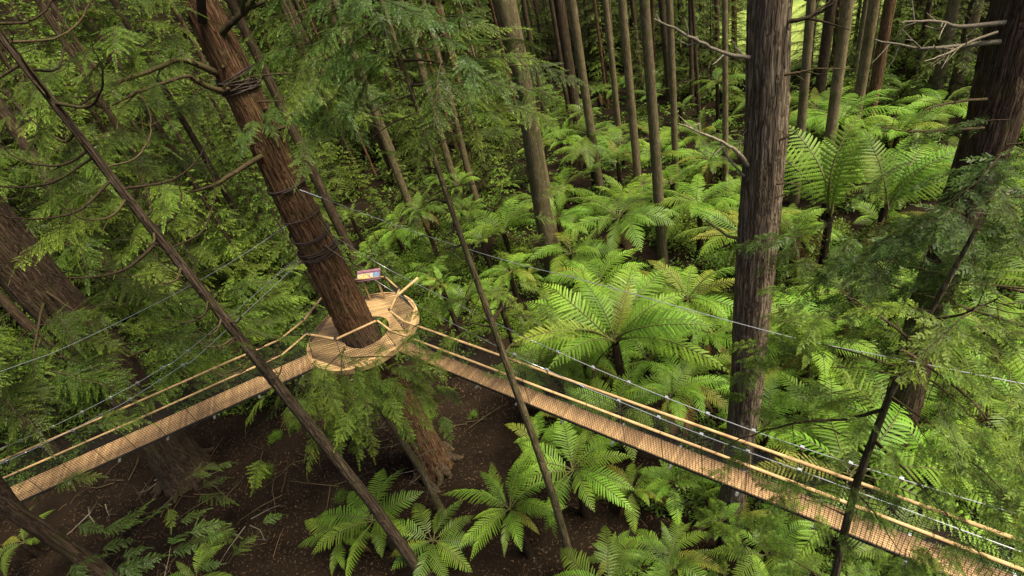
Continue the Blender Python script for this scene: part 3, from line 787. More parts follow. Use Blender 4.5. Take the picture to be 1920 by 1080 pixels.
# ------------------------------------------------------------------ platform
PZ = 8.4
PC = np.array([-5.6, 15.72]); PR = 2.03
HOLE = np.array([PC[0] + 0.15, PC[1] - 0.22]); HR = 0.84
pf = thing('viewing_platform', 'round boarded platform circling the big redwood high above the ground', 'platform', (PC[0], PC[1], PZ))
PF = np.array([PC[0], PC[1], PZ])
b = MB(); gg = np.random.default_rng(5)
pd = unit(np.array([math.cos(R(-6)), math.sin(R(-6)), 0])); pn = np.array([-pd[1], pd[0], 0])
hc = np.array([HOLE[0] - PC[0], HOLE[1] - PC[1], 0]); hu, hv = hc @ pd, hc @ pn
wd = 0.118; v0 = -PR
def chord(rad, v): return math.sqrt(max(0.0, rad * rad - v * v))
while v0 < PR - 0.02:
    va, vb = v0 + 0.006, min(v0 + wd - 0.006, PR)
    segs = [(-chord(PR - .02, va), -chord(PR - .02, vb), chord(PR - .02, va), chord(PR - .02, vb))]
    if abs((va + vb) / 2 - hv) < HR + wd / 2:
        ha, hb = max(.001, chord(HR, va - hv)), max(.001, chord(HR, vb - hv))
        segs = [(segs[0][0], segs[0][1], hu - ha, hu - hb), (hu + ha, hu + hb, segs[0][2], segs[0][3])]
    for (a0, a1, c0, c1) in segs:
        cuts = [0.0, gg.uniform(0.3, 0.7), 1.0]
        for f0, f1 in zip(cuts[:-1], cuts[1:]):
            q = [(a0 + (c0 - a0) * f0 + .003, va), (a0 + (c0 - a0) * f1 - .003, va), (a1 + (c1 - a1) * f1 - .003, vb), (a1 + (c1 - a1) * f0 + .003, vb)]
            zt = gg.uniform(-0.003, 0.003)
            top = [pd * u + pn * v + np.array([0, 0, zt]) for u, v in q]; bot = [p - np.array([0, 0, 0.04]) for p in top]
            b.add(top + bot, [(0, 1, 2, 3), (7, 6, 5, 4), (0, 4, 5, 1), (1, 5, 6, 2), (2, 6, 7, 3), (3, 7, 4, 0)], 0, gg.uniform(0.1, 0.9))
    v0 += wd
link('deck', b.mesh('platform_deck', [M['board']]), pf)
b = MB(); K = 72
for k in range(K):
    a0, a1 = 2 * math.pi * k / K, 2 * math.pi * (k + 1) / K
    c = [(math.cos(a), math.sin(a)) for a in (a0, a1)]
    o_, i_ = PR + .045, PR - .015
    v = [(x * r_, y * r_, z) for z in (-0.17, 0.035) for r_ in (i_, o_) for x, y in c]
    b.add(v, [(4, 6, 7, 5), (0, 1, 3, 2), (2, 3, 7, 6), (0, 4, 5, 1)], 0, 0.7 + 0.3 * math.sin(k * 2.1))
link('rim_board', b.mesh('rim_board', [M['rail']]), pf)
for k in range(8):
    a = k * math.pi / 4 + 0.2; c, s_ = math.cos(a), math.sin(a); b = MB()
    b.bar((1.12 * c, 1.12 * s_, -0.14), (1.96 * c, 1.96 * s_, -0.14), 0.05)
    j = link('joist', b.mesh('joist', [M['rail']]), pf)
    b = MB(); b.bar((0.60 * c, 0.60 * s_, -1.5), (1.6 * c, 1.6 * s_, -0.2), 0.022)
    link('brace', b.mesh('brace', [M['steel']]), pf)
node = lambda x, y, z=PZ + 1.0: at_z(x, y, z)
def rail(a, b_, r_=0.038, par=None, org=None, name='handrail', jit=0.0):
    par = par or pf; org = PF if org is None else org
    m = MB(); L = np.linalg.norm(b_ - a); n = max(2, int(L / 1.2)) + 1
    P = np.array([a + (b_ - a) * t for t in np.linspace(0, 1, n)])
    m.tube(P - org, r_, 8, 0, random.uniform(0.3, 0.9))
    return link(name, m.mesh(name, [M['rail']]), par)
n1, n2, n3 = node(707, 600.5), node(731, 583), node(748.6, 543)
segs = [(node(574.6, 626), node(630, 636)), (node(630, 636), n1), (n2, n3), (n3, node(723, 520)), (node(723, 520), node(714, 519)), (node(714, 519), node(665, 525)),
        (node(665, 525), node(616, 551.5)), (node(616, 551.5), node(603, 558)), (node(603, 558), node(569, 601))]
def rimfoot(p):
    q = p[:2] - PC; q = q / np.linalg.norm(q) * (PR - 0.08); return np.array([PC[0] + q[0], PC[1] + q[1], PZ])
def net_between(a0, a1, b0, b1, par, org, pitch=0.07, t=0.004, name='netting'):
    """net from the lower line a0-a1 up to the upper line b0-b1"""
    m = MB(); L = max(np.linalg.norm(a1 - a0), np.linalg.norm(b1 - b0)); n = max(2, int(L / pitch)); hgt = np.linalg.norm(b0 - a0)
    for i in range(n + 1):
        f = i / n; m.bar(a0 + (a1 - a0) * f - org, b0 + (b1 - b0) * f - org, t)
    k = max(2, int(hgt / pitch))
    for i in range(k + 1):
        f = i / k; m.bar(a0 + (b0 - a0) * f - org, a1 + (b1 - a1) * f - org, t)
    return link(name, m.mesh(name, [M['net']]), par)
for a, c in segs:
    rail(a, c)
    if np.linalg.norm(a - c) > 0.4:
        net_between(rimfoot(a), rimfoot(c), a, c, pf, PF, 0.07, 0.0038)
# leaning spar that sticks out beyond the rail
rail(at_z(745, 554, PZ + 0.95), at_z(784, 521, PZ + 1.25), 0.05, name='spar')
for p in (n1, n2, n3, node(630, 636), node(574.6, 626), node(723, 520), node(665, 525), node(603, 558), node(569, 601)):
    m = MB(); m.bar(rimfoot(p) - PF, p - PF, 0.010)
    po = link('post', m.mesh('post', [M['net']]), pf)
    m = MB(); m.tube([p - PF + np.array([0, 0, .02]), p - PF + np.array([0, 0, .09])], 0.045, 8)
    link('post_cap', m.mesh('post_cap', [M['net']]), po)

# sign on the far rail
sgp = [at_z(669, 528, PZ + 0.93), at_z(713, 522, PZ + 0.97)]
sx = unit(sgp[1] - sgp[0]); sw = np.linalg.norm(sgp[1] - sgp[0]); sy = unit(np.cross(np.array([0, 0, 1.0]), sx)); sy = unit(sy * 0.75 + np.array([0, 0, 0.66])); sn = np.cross(sx, sy)
sg_ = thing('information_sign', 'purple picture board mounted on the platform railing behind the redwood', 'sign', (sgp[0] + sgp[1]) / 2)
m = MB(); m.box(sy * 0.19, sx * sw / 2, sy * 0.21, sn * 0.012); link('panel', m.mesh('sign_panel', [M['purple']]), sg_)
m = MB(); m.box(sy * 0.355 + sn * 0.0155, sx * sw * 0.47, sy * 0.035, sn * 0.004); link('heading_strip', m.mesh('heading_strip', [M['pink']]), sg_)
for i, (u, mt, ww) in enumerate([(-0.33, 'yellow', 0.13), (-0.08, 'yellow', 0.10), (0.12, 'cream', 0.07), (0.33, 'blue', 0.13)]):
    m = MB(); m.box(sx * sw * u + sy * 0.15 + sn * 0.0155, sx * sw * ww, sy * 0.11, sn * 0.004); link('picture', m.mesh('picture', [M[mt]]), sg_)
m = MB(); m.bar(-sx * sw * 0.3 + sy * 0.12 - np.array([0, 0, 0.02]), -sx * sw * 0.3 - np.array([0, 0, 0.95]) , 0.03); link('bracket', m.mesh('bracket', [M['rail']]), sg_)
m = MB(); m.bar(sx * sw * 0.3 + sy * 0.12 - np.array([0, 0, 0.02]), sx * sw * 0.3 - np.array([0, 0, 0.95]), 0.03); link('bracket', m.mesh('bracket', [M['rail']]), sg_)

# ------------------------------------------------------------------ bridges
def on_plane(px, py, A, B):        # photo ray met with the vertical plane through A, B
    q = ray(px, py); n_ = np.array([B[1] - A[1], A[0] - B[0]])
    return CAM + q * ((A[:2] @ n_) / (q[:2] @ n_))

def resample(P, step):
    P = np.asarray(P); s_ = np.concatenate([[0], np.cumsum(np.linalg.norm(np.diff(P, axis=0), axis=1))]); t = np.arange(0, s_[-1], step)
    return np.stack([np.interp(t, s_, P[:, i]) for i in range(3)], 1)

def bridge(label, near_px, far_px, start, ext, near_rail0, far_rail0, cab_near, cab_far, width):
    Nn = np.array([at_z(x, y, PZ) for x, y in near_px]); Ff = np.array([at_z(x, y, PZ) for x, y in far_px])
    # straight axis fitted through both edges
    allp = np.concatenate([Nn, Ff]); c = allp.mean(0); u_, s_, vt = np.linalg.svd(allp - c); ax = vt[0]
    if (c - start)[:2] @ ax[:2] < 0: ax = -ax
    ax = unit(ax * np.array([1, 1, 0])); pr = np.array([-ax[1], ax[0], 0])
    sn_, sf_ = np.mean((Nn - c) @ pr), np.mean((Ff - c) @ pr)
    if width: mid = (sn_ + sf_) / 2; sgn = np.sign(sf_ - sn_); sn_, sf_ = mid - sgn * width / 2, mid + sgn * width / 2
    t0 = (start - c) @ ax; t1 = ((allp - c) @ ax).max() + ext
    L = t1 - t0
    def sag(t): f = (t - t0) / L; return -0.0 * 4 * f * (1 - f)
    P = lambda t, s__, z=0.0: c + ax * t + pr * s__ + np.array([0, 0, z + sag(t)])
    org = P(t0, 0)
    o = thing('suspension_bridge', label, 'bridge', org)
    m = MB(); t = t0; gg_ = np.random.default_rng(int(L * 10))
    while t < t1:                   # cross boards
        m.box(P(t + 0.045, (sn_ + sf_) / 2, -0.018 + gg_.uniform(-.003, .003)) - org, ax * 0.0425, pr * abs(sf_ - sn_) / 2, (0, 0, 0.018), 0, gg_.uniform(0, 1)); t += 0.092
    link('deck', m.mesh('bridge_deck', [M['deck']]), o)
    for s__ in (sn_, sf_):
        sg = np.sign(s__ - (sn_ + sf_) / 2)
        m = MB(); m.bar(P(t0, s__ - sg * 0.03, -0.075) - org, P(t1, s__ - sg * 0.03, -0.075) - org, 0.035); link('bearer', m.mesh('bearer', [M['net']]), o)
    t = t0 + 0.5
    while t < t1:
        m = MB(); m.bar(P(t, sn_ - np.sign(sf_ - sn_) * 0.12, -0.14) - org, P(t, sf_ + np.sign(sf_ - sn_) * 0.12, -0.14) - org, 0.025); link('crossbeam', m.mesh('crossbeam', [M['steel']]), o); t += 1.5
    for s__, r0, cab in ((sn_, near_rail0, cab_near), (sf_, far_rail0, cab_far)):
        sg = np.sign(s__ - (sn_ + sf_) / 2); so_ = s__ + sg * 0.03
        a, e = P(t0, so_, 1.0), P(t1, so_, 1.0)
        if r0 is not None:
            k0 = (r0 - c) @ ax; a = P(max(t0, k0 + 0.9), so_, 1.0); rail(r0, a, 0.034, o, org)
        n_ = 7; ts = np.linspace((a - c) @ ax, t1, n_ + 1)
        for i in range(n_):
            rail(P(ts[i], so_, 1.0 + 0.01 * math.sin(i * 2)), P(ts[i + 1], so_, 1.0 + 0.01 * math.sin(i * 2 + 2)), 0.034, o, org)
        net_between(P(t0, so_, 0.0), P(t1, so_, 0.0), P(t0, so_, 1.0), P(t1, so_, 1.0), o, org, 0.07, 0.0032)
        A_, B_ = P(t0, so_ + sg * 0.06), P(t1, so_ + sg * 0.06)
        cp = [on_plane(x, y, A_, B_) for x, y in cab['along']]
        cp[0:0] = [at_d(x, y, T1.d - dq) for x, y, dq in cab['tree']]
        e1 = cp[-1] + unit(cp[-1] - cp[-2]) * ext * 1.0; cp.append(e1)
        m = MB(); m.tube(smooth_path(cp, 6) - org, 0.0095, 6); cb = link('cable', m.mesh('cable', [M['steel']]), o)
        for x, y in cab['clamps']:
            p = on_plane(x, y, A_, B_)
            m = MB(); m.box(p - org, ax * 0.035, pr * 0.03, (0, 0, 0.035)); m.box(p - org - np.array([0, 0, 0.06]), ax * 0.012, pr * 0.012, (0, 0, 0.04))
            h_ = link('clamp', m.mesh('clamp', [M['steel']]), cb)
            foot = P((p - c) @ ax, so_ + sg * 0.06, -0.1)
            m = MB(); m.bar(p - org, foot - org, 0.0055); link('hanger', m.mesh('hanger', [M['net']]), o)
        p0, p1 = cp[0], cp[1]; dd_ = unit(p1 - p0); m = MB()
        for i in range(9):
            q = p0 + dd_ * (0.12 + 0.085 * i) - org; m.box(q + np.array([0, 0, 0.02]), dd_ * 0.012, unit(np.cross(dd_, (0, 0, 1))) * 0.016, (0, 0, 0.035))
        link('clamp_set', m.mesh('clamp_set', [M['steel']]), cb)
    return dict(P=P, t0=t0, t1=t1, sn=sn_, sf=sf_, ax=ax, o=o)

s6 = 3.375
BL = bridge('wide boarded suspension bridge running from the platform into the dark on the left',
            [(x / s6, 640 + y / s6) for x, y in [(130, 990), (430, 870), (720, 745), (870, 675), (1220, 520), (1390, 435), (1590, 340)]],
            [(x / s6, 640 + y / s6) for x, y in [(170, 870), (600, 690), (880, 565), (1080, 470), (1400, 325), (1600, 235)]],
            at_z(588, 670, PZ), 6.0, node(574.6, 626), node(569, 601),
            dict(tree=[(566, 488, 0.62)], along=[(x / s6, 640 + y / s6) for x, y in [(1260, 85), (1157, 150), (825, 365), (640, 465), (460, 560), (255, 660), (180, 695), (0, 775)]],
                 clamps=[(x / s6, 640 + y / s6) for x, y in [(1157, 150), (1010, 245), (825, 365), (640, 465), (460, 563), (255, 661), (28, 757)]]),
            dict(tree=[(556, 486, 0.52)], along=[(x / s6, 640 + y / s6) for x, y in [(1187, 62), (1033, 165), (870, 262), (697, 355), (518, 447), (333, 538), (130, 625), (0, 680)]],
                 clamps=[(x / s6, 640 + y / s6) for x, y in [(1187, 62), (1033, 165), (870, 262), (697, 355), (518, 447), (333, 538), (130, 625)]]), None)
BRr = bridge('narrow boarded suspension bridge running from the platform towards the lower right',
             [(780, 669), (891, 717), (961, 744), (1031, 773), (1240, 855), (1354, 899), (1565, 981)],
             [(806, 657.6), (925, 707), (972, 724), (1052, 755), (1240, 825), (1406, 886)],
             at_z(752, 652, PZ), 8.0, n1, n2,
             dict(tree=[(606, 459, 0.62), (740, 548, 0.6)], along=[(951, 659), (1026, 694), (1092, 724), (1160, 752), (1235, 783), (1315, 815), (1402, 847), (1499, 882), (1616, 925)],
                  clamps=[(965, 665), (1026, 694), (1092, 724), (1160, 752), (1235, 783), (1315, 815), (1402, 847), (1499, 882), (1605, 921)]),
             dict(tree=[(620, 440, 0.5), (740, 511, 0.6)], along=[(967, 624), (1008, 643), (1112, 689), (1179, 717), (1240, 742), (1327, 776), (1413, 808), (1504, 839), (1595, 869), (1777, 925), (1909, 964)],
                  clamps=[(1046, 660), (1112, 689), (1179, 717), (1250, 746), (1327, 776), (1413, 808), (1504, 839), (1595, 869), (1690, 898)]), 0.46)

# high cables strung from the redwood
def high_cable(label, tree_px, along, br, off):
    A_ = br['P'](br['t0'], (br['sn'] + br['sf']) / 2 + off); B_ = br['P'](br['t1'], (br['sn'] + br['sf']) / 2 + off)
    cp = [at_d(*tree_px, T1.d - 0.52)] + [on_plane(x, y, A_, B_) for x, y in along]
    cp.append(cp[-1] + unit(cp[-1] - cp[-2]) * 5)
    o = thing('steel_cable', label, 'cable', cp[0])
    m = MB(); m.tube(smooth_path(cp, 6) - cp[0], 0.0075, 6); link('wire', m.mesh('wire', [M['steel']]), o)
    dd_ = unit(cp[1] - cp[0]); m = MB(); m.tube([dd_ * 0.15, dd_ * 0.9], 0.015, 6); link('splice', m.mesh('splice', [M['steel']]), o)
high_cable('high pale cable running from the redwood across the thick grey trunk', (562, 356), [(770, 432), (950, 489), (1100, 527), (1300, 583), (1500, 636), (1700, 676), (1920, 720)], BRr, 0.3)
high_cable('high grey cable running from the redwood down into the left shade', (540, 422), [(440, 487), (320, 555), (125, 650), (0, 697)], BL, 0.3)

# rope slings around the redwood
def sling(label, px, py, turns, spread, tilt, thick, seed):
    z = at_d(px, py, T1.d - 0.45)[2]; c = T1.axis(z); gg_ = np.random.default_rng(seed)
    o = thing('rope_sling', label, 'sling', c)
    for k in range(turns):
        rr = T1.radius(z) * 1.06 + thick * 1.1; th = np.linspace(0, 2 * np.pi, 40); ph = gg_.uniform(0, 6.28); tl_ = gg_.normal(tilt, tilt * 0.5)
        zz = (k / max(1, turns - 1) - 0.5) * spread + tl_ * np.sin(th + ph) if turns > 1 else tl_ * np.sin(th + ph)
        rad_ = rr + 0.012 * np.sin(5 * th + ph)
        m = MB(); m.tube(np.stack([rad_ * np.cos(th), rad_ * np.sin(th), zz * np.ones(40)], 1), thick, 6, caps=False); link('rope', m.mesh('rope', [M['rope']]), o)
sling('thick bundle of rope wound high on the redwood near the sawn stubs', 437, 163, 9, 0.42, 0.10, 0.019, 1)
sling('single rope loop on the redwood where the high pale cable starts', 548, 352, 2, 0.05, 0.05, 0.024, 2)
sling('loose rope loop just above the doubled black slings', 570, 410, 1, 0.0, 0.07, 0.022, 3)
sling('upper black sling band above the platform holding the right cables', 590, 441, 2, 0.08, 0.09, 0.022, 4)
sling('lower wide black sling band above the platform holding the left cables', 606, 474, 4, 0.20, 0.09, 0.022, 5)
b = MB()
for q in [(545, 352), (575, 400)]: pass
wp = [at_d(492, 250, T1.d - 0.47), at_d(556, 352, T1.d - 0.58), at_d(640, 470, T1.d - 0.62)]
lw = thing('guide_wire', 'thin pale wire running straight down the lit side of the redwood', 'wire', wp[0])
m = MB(); m.tube(np.array(wp) - wp[0], 0.006, 6); link('wire', m.mesh('wire', [M['steel']]), lw)

# ------------------------------------------------------------------ tree ferns read from the photograph
def fern_px(x, y, h, rpx, label, **kw):
    z0 = 0.0
    p = at_z(x, y, h)
    h2 = h
    p = at_z(x, y, h2 + height(p[0], p[1]) * 0)
    L = rpx * depth(p) / FOC * kw.pop('k', 1.15)
    return fern(np.array([p[0], p[1], h2 + height(p[0], p[1])]), h2, L, label, **kw)

LEAN_FLAT = [2, 3, 3, 5, 2]
LF = [
    (957, 955, 3.2, 118, 'bright star-shaped tree fern seen from above at the lower middle', dict(n=16, cool=0.15, pick=LEAN_FLAT, dead=0, wy=0.78)),
    (702, 975, 2.2, 112, 'yellow-green tree fern growing beside the slim bare trunk on bare soil', dict(n=9, cool=0.0, pick=[1, 2, 3], dead=1)),
    (640, 1010, 1.6, 85, 'dull fern at the lower left of the yellow-green one', dict(n=11, cool=0.4, pick=[2, 3, 5], dead=3)),
    (812, 1010, 1.6, 92, 'bluish fern between the yellow-green fern and the star-shaped fern', dict(n=11, cool=0.9, pick=[2, 3, 5])),
    (1075, 880, 3.0, 125, 'large fern with long ribbed fronds just under the right bridge', dict(n=13, cool=0.1, pick=[1, 2, 3, 4])),
    (1010, 830, 2.2, 75, 'small fern under the right bridge beside the slender mossy trunk', dict(n=10, cool=0.3)),
    (1185, 915, 2.0, 85, 'fern under the right bridge with rusty lower fronds', dict(n=12, cool=0.4, dead=5)),
    (1262, 1075, 4.5, 95, 'bluish pointed fern at the bottom edge below the right bridge', dict(n=10, cool=1.0, pick=[0, 1, 2])),
    (1150, 1045, 1.5, 60, 'little thin fern on the dark soil at the bottom edge', dict(n=8, cool=0.3, dead=2)),
    (1262, 905, 2.2, 70, 'fern under the right bridge next to the foot of the thick grey trunk', dict(n=11, cool=0.5)),
    (1152, 640, 4.8, 185, 'biggest tree fern with black stipes and a wide flat crown', dict(n=22, cool=0.25, dead=1, pick=[1, 1, 2, 2, 3], az0=R(-42), fan=R(262), lift=0.12)),
    (1290, 560, 4.0, 115, 'broad tree fern right of the biggest crown touching the thick grey trunk', dict(n=16, cool=0.15, pick=[1, 2, 3, 3])),
    (1120, 535, 3.4, 100, 'tree fern behind the biggest crown on its left', dict(n=15, cool=0.2, pick=[1, 2, 3])),
    (1160, 408, 4.0, 105, 'tree fern with a skirt of rusty dead fronds', dict(n=16, cool=0.1, dead=7, pick=[1, 2, 3, 3])),
    (1100, 255, 4.5, 75, 'dark tree fern high in the gully left of the pale trunks', dict(n=13, cool=0.7, dead=3)),
    (1160, 305, 3.0, 60, 'tree fern between the first two pale trunks of the gully', dict(n=12, cool=0.4)),
    (1010, 255, 4.2, 65, 'shaded tree fern behind the mossy twin trunks', dict(n=12, cool=0.8)),
    (1330, 300, 3.2, 62, 'tree fern left of the thin pale pole tree', dict(n=12, cool=0.6)),
    (1310, 385, 3.6, 95, 'pale tree fern in front of the thin pale pole tree', dict(n=15, cool=0.1, pick=[1, 2, 3])),
    (1395, 440, 4.6, 115, 'tree fern peeping from behind the left edge of the thick grey trunk', dict(n=14, cool=0.0, pick=[2, 3, 3, 5])),
    (1552, 405, 5.2, 175, 'tall bright fern with upright fronds over the conifer boughs', dict(n=5, cool=0.0, dead=1, pick=[0], lift=0.28, wy=1.5, az0=R(5), fan=R(130))),
    (1660, 395, 5.2, 150, 'bright arching fern right of the tall upright one', dict(n=8, cool=0.1, pick=[0, 1, 1], wy=1.25, az0=R(-40), fan=R(150), lift=0.1)),
    (1490, 440, 3.4, 85, 'fern right of the thick grey trunk under the tall bright fern', dict(n=13, cool=0.2)),
    (1285, 715, 3.0, 115, 'yellowish fern right of the black-stiped fern behind the bridge rails', dict(n=15, cool=0.0, dead=3)),
    (1010, 690, 2.8, 95, 'bluish fern behind the right bridge left of the black-stiped fern', dict(n=13, cool=0.8)),
    (945, 440, 2.4, 95, 'fern with feathery upright fronds left of the mossy twin trunks', dict(n=12, cool=0.0, pick=[0, 1, 1])),
    (740, 430, 2.2, 75, 'sunlit fern right of the rope-wrapped redwood', dict(n=11, cool=0.0, pick=[0, 1, 2])),
    (700, 480, 2.0, 62, 'low fern next to the picture board', dict(n=10, cool=0.3)),
    (1520, 640, 3.6, 120, 'tree fern with a yellowed hanging frond right of the thick grey trunk', dict(n=14, cool=0.1, dead=5)),
    (1600, 560, 4.0, 120, 'tree fern behind the near conifer boughs', dict(n=14, cool=0.1)),
    (1850, 620, 3.6, 150, 'fern with broad fronds right of the thick dark trunk', dict(n=15, cool=0.0)),
    (1900, 760, 3.0, 130, 'bright fern at the right edge under the high pale cable', dict(n=14, cool=0.0)),
    (1560, 800, 2.8, 125, 'fern behind the rails of the right bridge near the mossy sapling', dict(n=14, cool=0.2, dead=3)),
    (1440, 800, 2.6, 110, 'fern behind the rails of the right bridge beside the thick grey trunk', dict(n=13, cool=0.2)),
    (1750, 880, 3.2, 140, 'fern beyond the far end of the right bridge', dict(n=14, cool=0.1)),
    (1440, 1040, 2.2, 100, 'shaded fern below the right bridge deck', dict(n=12, cool=0.6)),
    (370, 1085, 1.6, 85, 'green fern cut by the bottom edge left of the bare soil', dict(n=10, cool=0.4)),
    (40, 1015, 1.2, 70, 'dim fern in the shade at the lower left corner', dict(n=9, cool=0.8)),
]
for x, y, h, r_, lab, kw in LF: fern_px(x, y, h, r_, lab, **kw)

USED = [tuple(at_z(x, y, h)[:2]) for x, y, h, *_ in LF]
def clear_of(x, y, dmin): return all((x - a) ** 2 + (y - c) ** 2 > dmin * dmin for a, c in USED)
SOIL = [(-34, 2), (-32, 20), (-20, 23), (-9, 22), (-2.2, 20.5), (0.0, 14.5), (1.5, 11.0), (0.0, 7.5), (-8, 6)]
ZONES = [
    ('one of the many leafy ferns in the green gully right of the mossy twin trunks', (1040, 1420, 250, 640), 22, 2.9, 0.15, 2.9),
    ('fern in the deep undergrowth right of the thick grey trunk', (1450, 2000, 200, 900), 34, 2.8, 0.25, 2.5),
    ('dark fern in the dim wood above the gully', (1000, 1950, 130, 300), 20, 2.2, 0.95, 3.2),
    ('fern in the thicket between the platform redwood and the mossy twin trunks', (640, 1030, 330, 600), 20, 1.7, 0.5, 2.0),
    ('fern in the undergrowth just beyond the right bridge', (1000, 1500, 600, 800), 16, 2.2, 0.15, 1.8),
    ('low fern in the brown shade under the right bridge', (1130, 1700, 870, 1150), 16, 1.5, 0.5, 1.6),
]
for lab, (x0, x1, y0, y1), cnt, Lm, cool, dm in ZONES:
    k = tries = 0
    while k < cnt and tries < 900:
        tries += 1
        h = random.choice((random.uniform(0.8, 2.0), random.uniform(1.5, 4.6)))
        p = at_z(random.uniform(x0, x1), random.uniform(y0, y1), h)
        if math.hypot(p[0], p[1]) > 75 or inside(p[0], p[1], SOIL) or inside(p[0], p[1], MEADOW) or not clear_of(p[0], p[1], dm): continue
        USED.append((p[0], p[1])); k += 1
        p = np.array([p[0], p[1], h + height(p[0], p[1])])
        fern(p, h, Lm * random.uniform(0.65, 1.45), lab, n=random.randint(8, 12), cool=cool, dead=random.choice((0, 0, 1, 3)), group=lab.replace('one of the many ', '').replace('fern', 'ferns', 1))

# ------------------------------------------------------------------ conifers and shrubs of the understorey
CM = [M['conifer'], M['limb_dark']]
CR_S = [crown_mesh('crown', 5.0, 0.4, 1.7, 40, 500 + i, [M['conifer_fresh_lit'], M['limb_dark']] if i == 2 else CM, 0.13, 0.036, 0.065, 0.15, 0.6) for i in range(3)]
CF = [M['conifer_fresh_lit'], M['limb_dark']]
CR_M = [crown_mesh('crown', 10.0, 1.0, 2.5, 60, 510 + i, CF if i == 2 else CM, 0.13, 0.032, 0.06, 0.17, 0.6) for i in range(3)]
CR_L = [crown_mesh('crown', 19.0, 1.5, 3.4, 95, 530 + i, CM, 0.17, 0.044, 0.085, 0.23, 0.55) for i in range(2)]
CR_T = [crown_mesh('crown', 26.0, 4.0, 4.6, 80, 520 + i, CM, 0.34, 0.11, 0.17, 0.36, 0.6) for i in range(3)]
TRK = {k: trunk_mesh('trunk', [(0, 0, -.2), (0.05, 0.05, h * .5), (0, 0, h)], [r_, r_ * .7, 0.02], M['bark_dark'], 8, 0.8, 7, 0.03, 0.3) for k, h, r_ in (('S', 5.0, .06), ('M', 10.0, .12), ('L', 19.0, .22), ('T', 26.0, .32))}
TALL = trunk_mesh('trunk', [(0, 0, -.2), (0.1, 0.1, 18), (0, 0, 38)], [0.34, 0.24, 0.05], M['bark_dark'], 14, 0.8, 8, 0.04, 0.3)
def conifer(x, y, kind, label, group, s_=1.0):
    o = thing('conifer_tree', label, 'tree', (x, y, height(x, y)), group)
    t_ = link('trunk', TRK[kind], o); c_ = link('crown', random.choice({'S': CR_S, 'M': CR_M, 'L': CR_L, 'T': CR_T}[kind]), o)
    for q in (t_, c_): q.scale = (s_,) * 3; q.rotation_euler.z = random.uniform(0, 6.28)
    return o
CZONES = [
    ('L', 'tall leafy conifer filling the upper left of the forest', (-380, 620, 150, 470), 36, 30, 3.0),
    ('L', 'tall leafy conifer behind the slender mossy trunk, top middle', (560, 960, 110, 300), 12, 38, 3.0),
    ('L', 'tall dark conifer between the far trunks above the gully', (960, 2000, 20, 150), 34, 50, 3.0),
    ('M', 'bushy conifer in the thicket between the slim bare trunk and the redwood', (150, 640, 240, 620), 44, 21, 2.3),
    ('S', 'low conifer in the shaded undergrowth behind the left bridge', (-60, 620, 330, 760), 40, 19, 1.6),
    ('M', 'bushy conifer in the dim thicket at the left edge', (-250, 260, 150, 640), 34, 22, 2.3),
    ('S', 'low conifer beside the platform among the ferns', (600, 1000, 330, 600), 16, 21, 1.9),
    ('M', 'shaded conifer in the dim middle behind the slender mossy trunk', (560, 960, 170, 380), 24, 26, 2.8),
    ('M', 'dark conifer in the deep wood above the gully', (940, 1980, 40, 220), 34, 44, 2.4),
]
for kind, lab, (x0, x1, y0, y1), cnt, dmin, sep in CZONES:
    k = tries = 0
    while k < cnt and tries < 800:
        tries += 1
        p = at_z(random.uniform(x0, x1), random.uniform(y0, y1), 0); d = math.hypot(p[0], p[1])
        if d < dmin or d > 85 or inside(p[0], p[1], SOIL) or inside(p[0], p[1], MEADOW) or not clear_of(p[0], p[1], sep): continue
        USED.append((p[0], p[1])); k += 1
        conifer(p[0], p[1], kind, lab, lab.replace('conifer', 'conifers', 1), random.uniform(0.7, 1.25))
k = 0
while k < 56:                        # tall trees closing the view
    px = random.uniform(-420, 2150) if k > 18 else random.uniform(380, 960); d = random.uniform(52, 120) if k > 18 else random.uniform(72, 105)
    if k > 40: px, d = random.uniform(-330, 380), random.uniform(58, 100)
    b_ = at_d(px, 60, d)
    x, y = b_[0], b_[1]
    if px > 900 and d < 78 or inside(x, y, MEADOW) or (inside(x * .85, y * .85, MEADOW) and random.random() < .5): continue
    k += 1
    conifer(x, y, 'T', 'tall conifer closing the view at the back of the forest', 'tall conifers at the back of the forest', random.uniform(0.8, 1.2))

def shrub_mesh(seed, n=520, r_=0.9):
    b = MB(); gg = np.random.default_rng(seed)
    cl = gg.normal(0, 1, (26, 3)); cl /= np.linalg.norm(cl, axis=1)[:, None]; cl *= gg.uniform(0.4, 1, (26, 1)) * r_; cl[:, 2] = np.abs(cl[:, 2]) * 0.9 + 0.15
    for c in cl:
        b.tube([np.array([0, 0, 0]), c * np.array([.5, .5, .45]), c], [0.012, 0.009, 0.004], 4, 1, 0.5, False)
        m_ = n // 26 * 2
        P = c + gg.normal(0, 0.17, (m_, 3)); D = gg.normal(0, 1, (m_, 3)); D[:, 2] *= 0.4; D /= np.linalg.norm(D, axis=1)[:, None]
        Nn = np.array([0, 0, 1.0]) + gg.normal(0, 0.4, (m_, 3))
        b.diamonds(P, D, Nn, gg.uniform(0.06, 0.13, m_), gg.uniform(0.04, 0.07, m_), 0, np.clip(gg.normal(0.3 + 0.4 * c[2] / r_, 0.2, m_), 0, 1))
    return b.mesh('shrub', [M['shrub'], M['limb_dark']])
SHR = [shrub_mesh(600 + i) for i in range(4)]
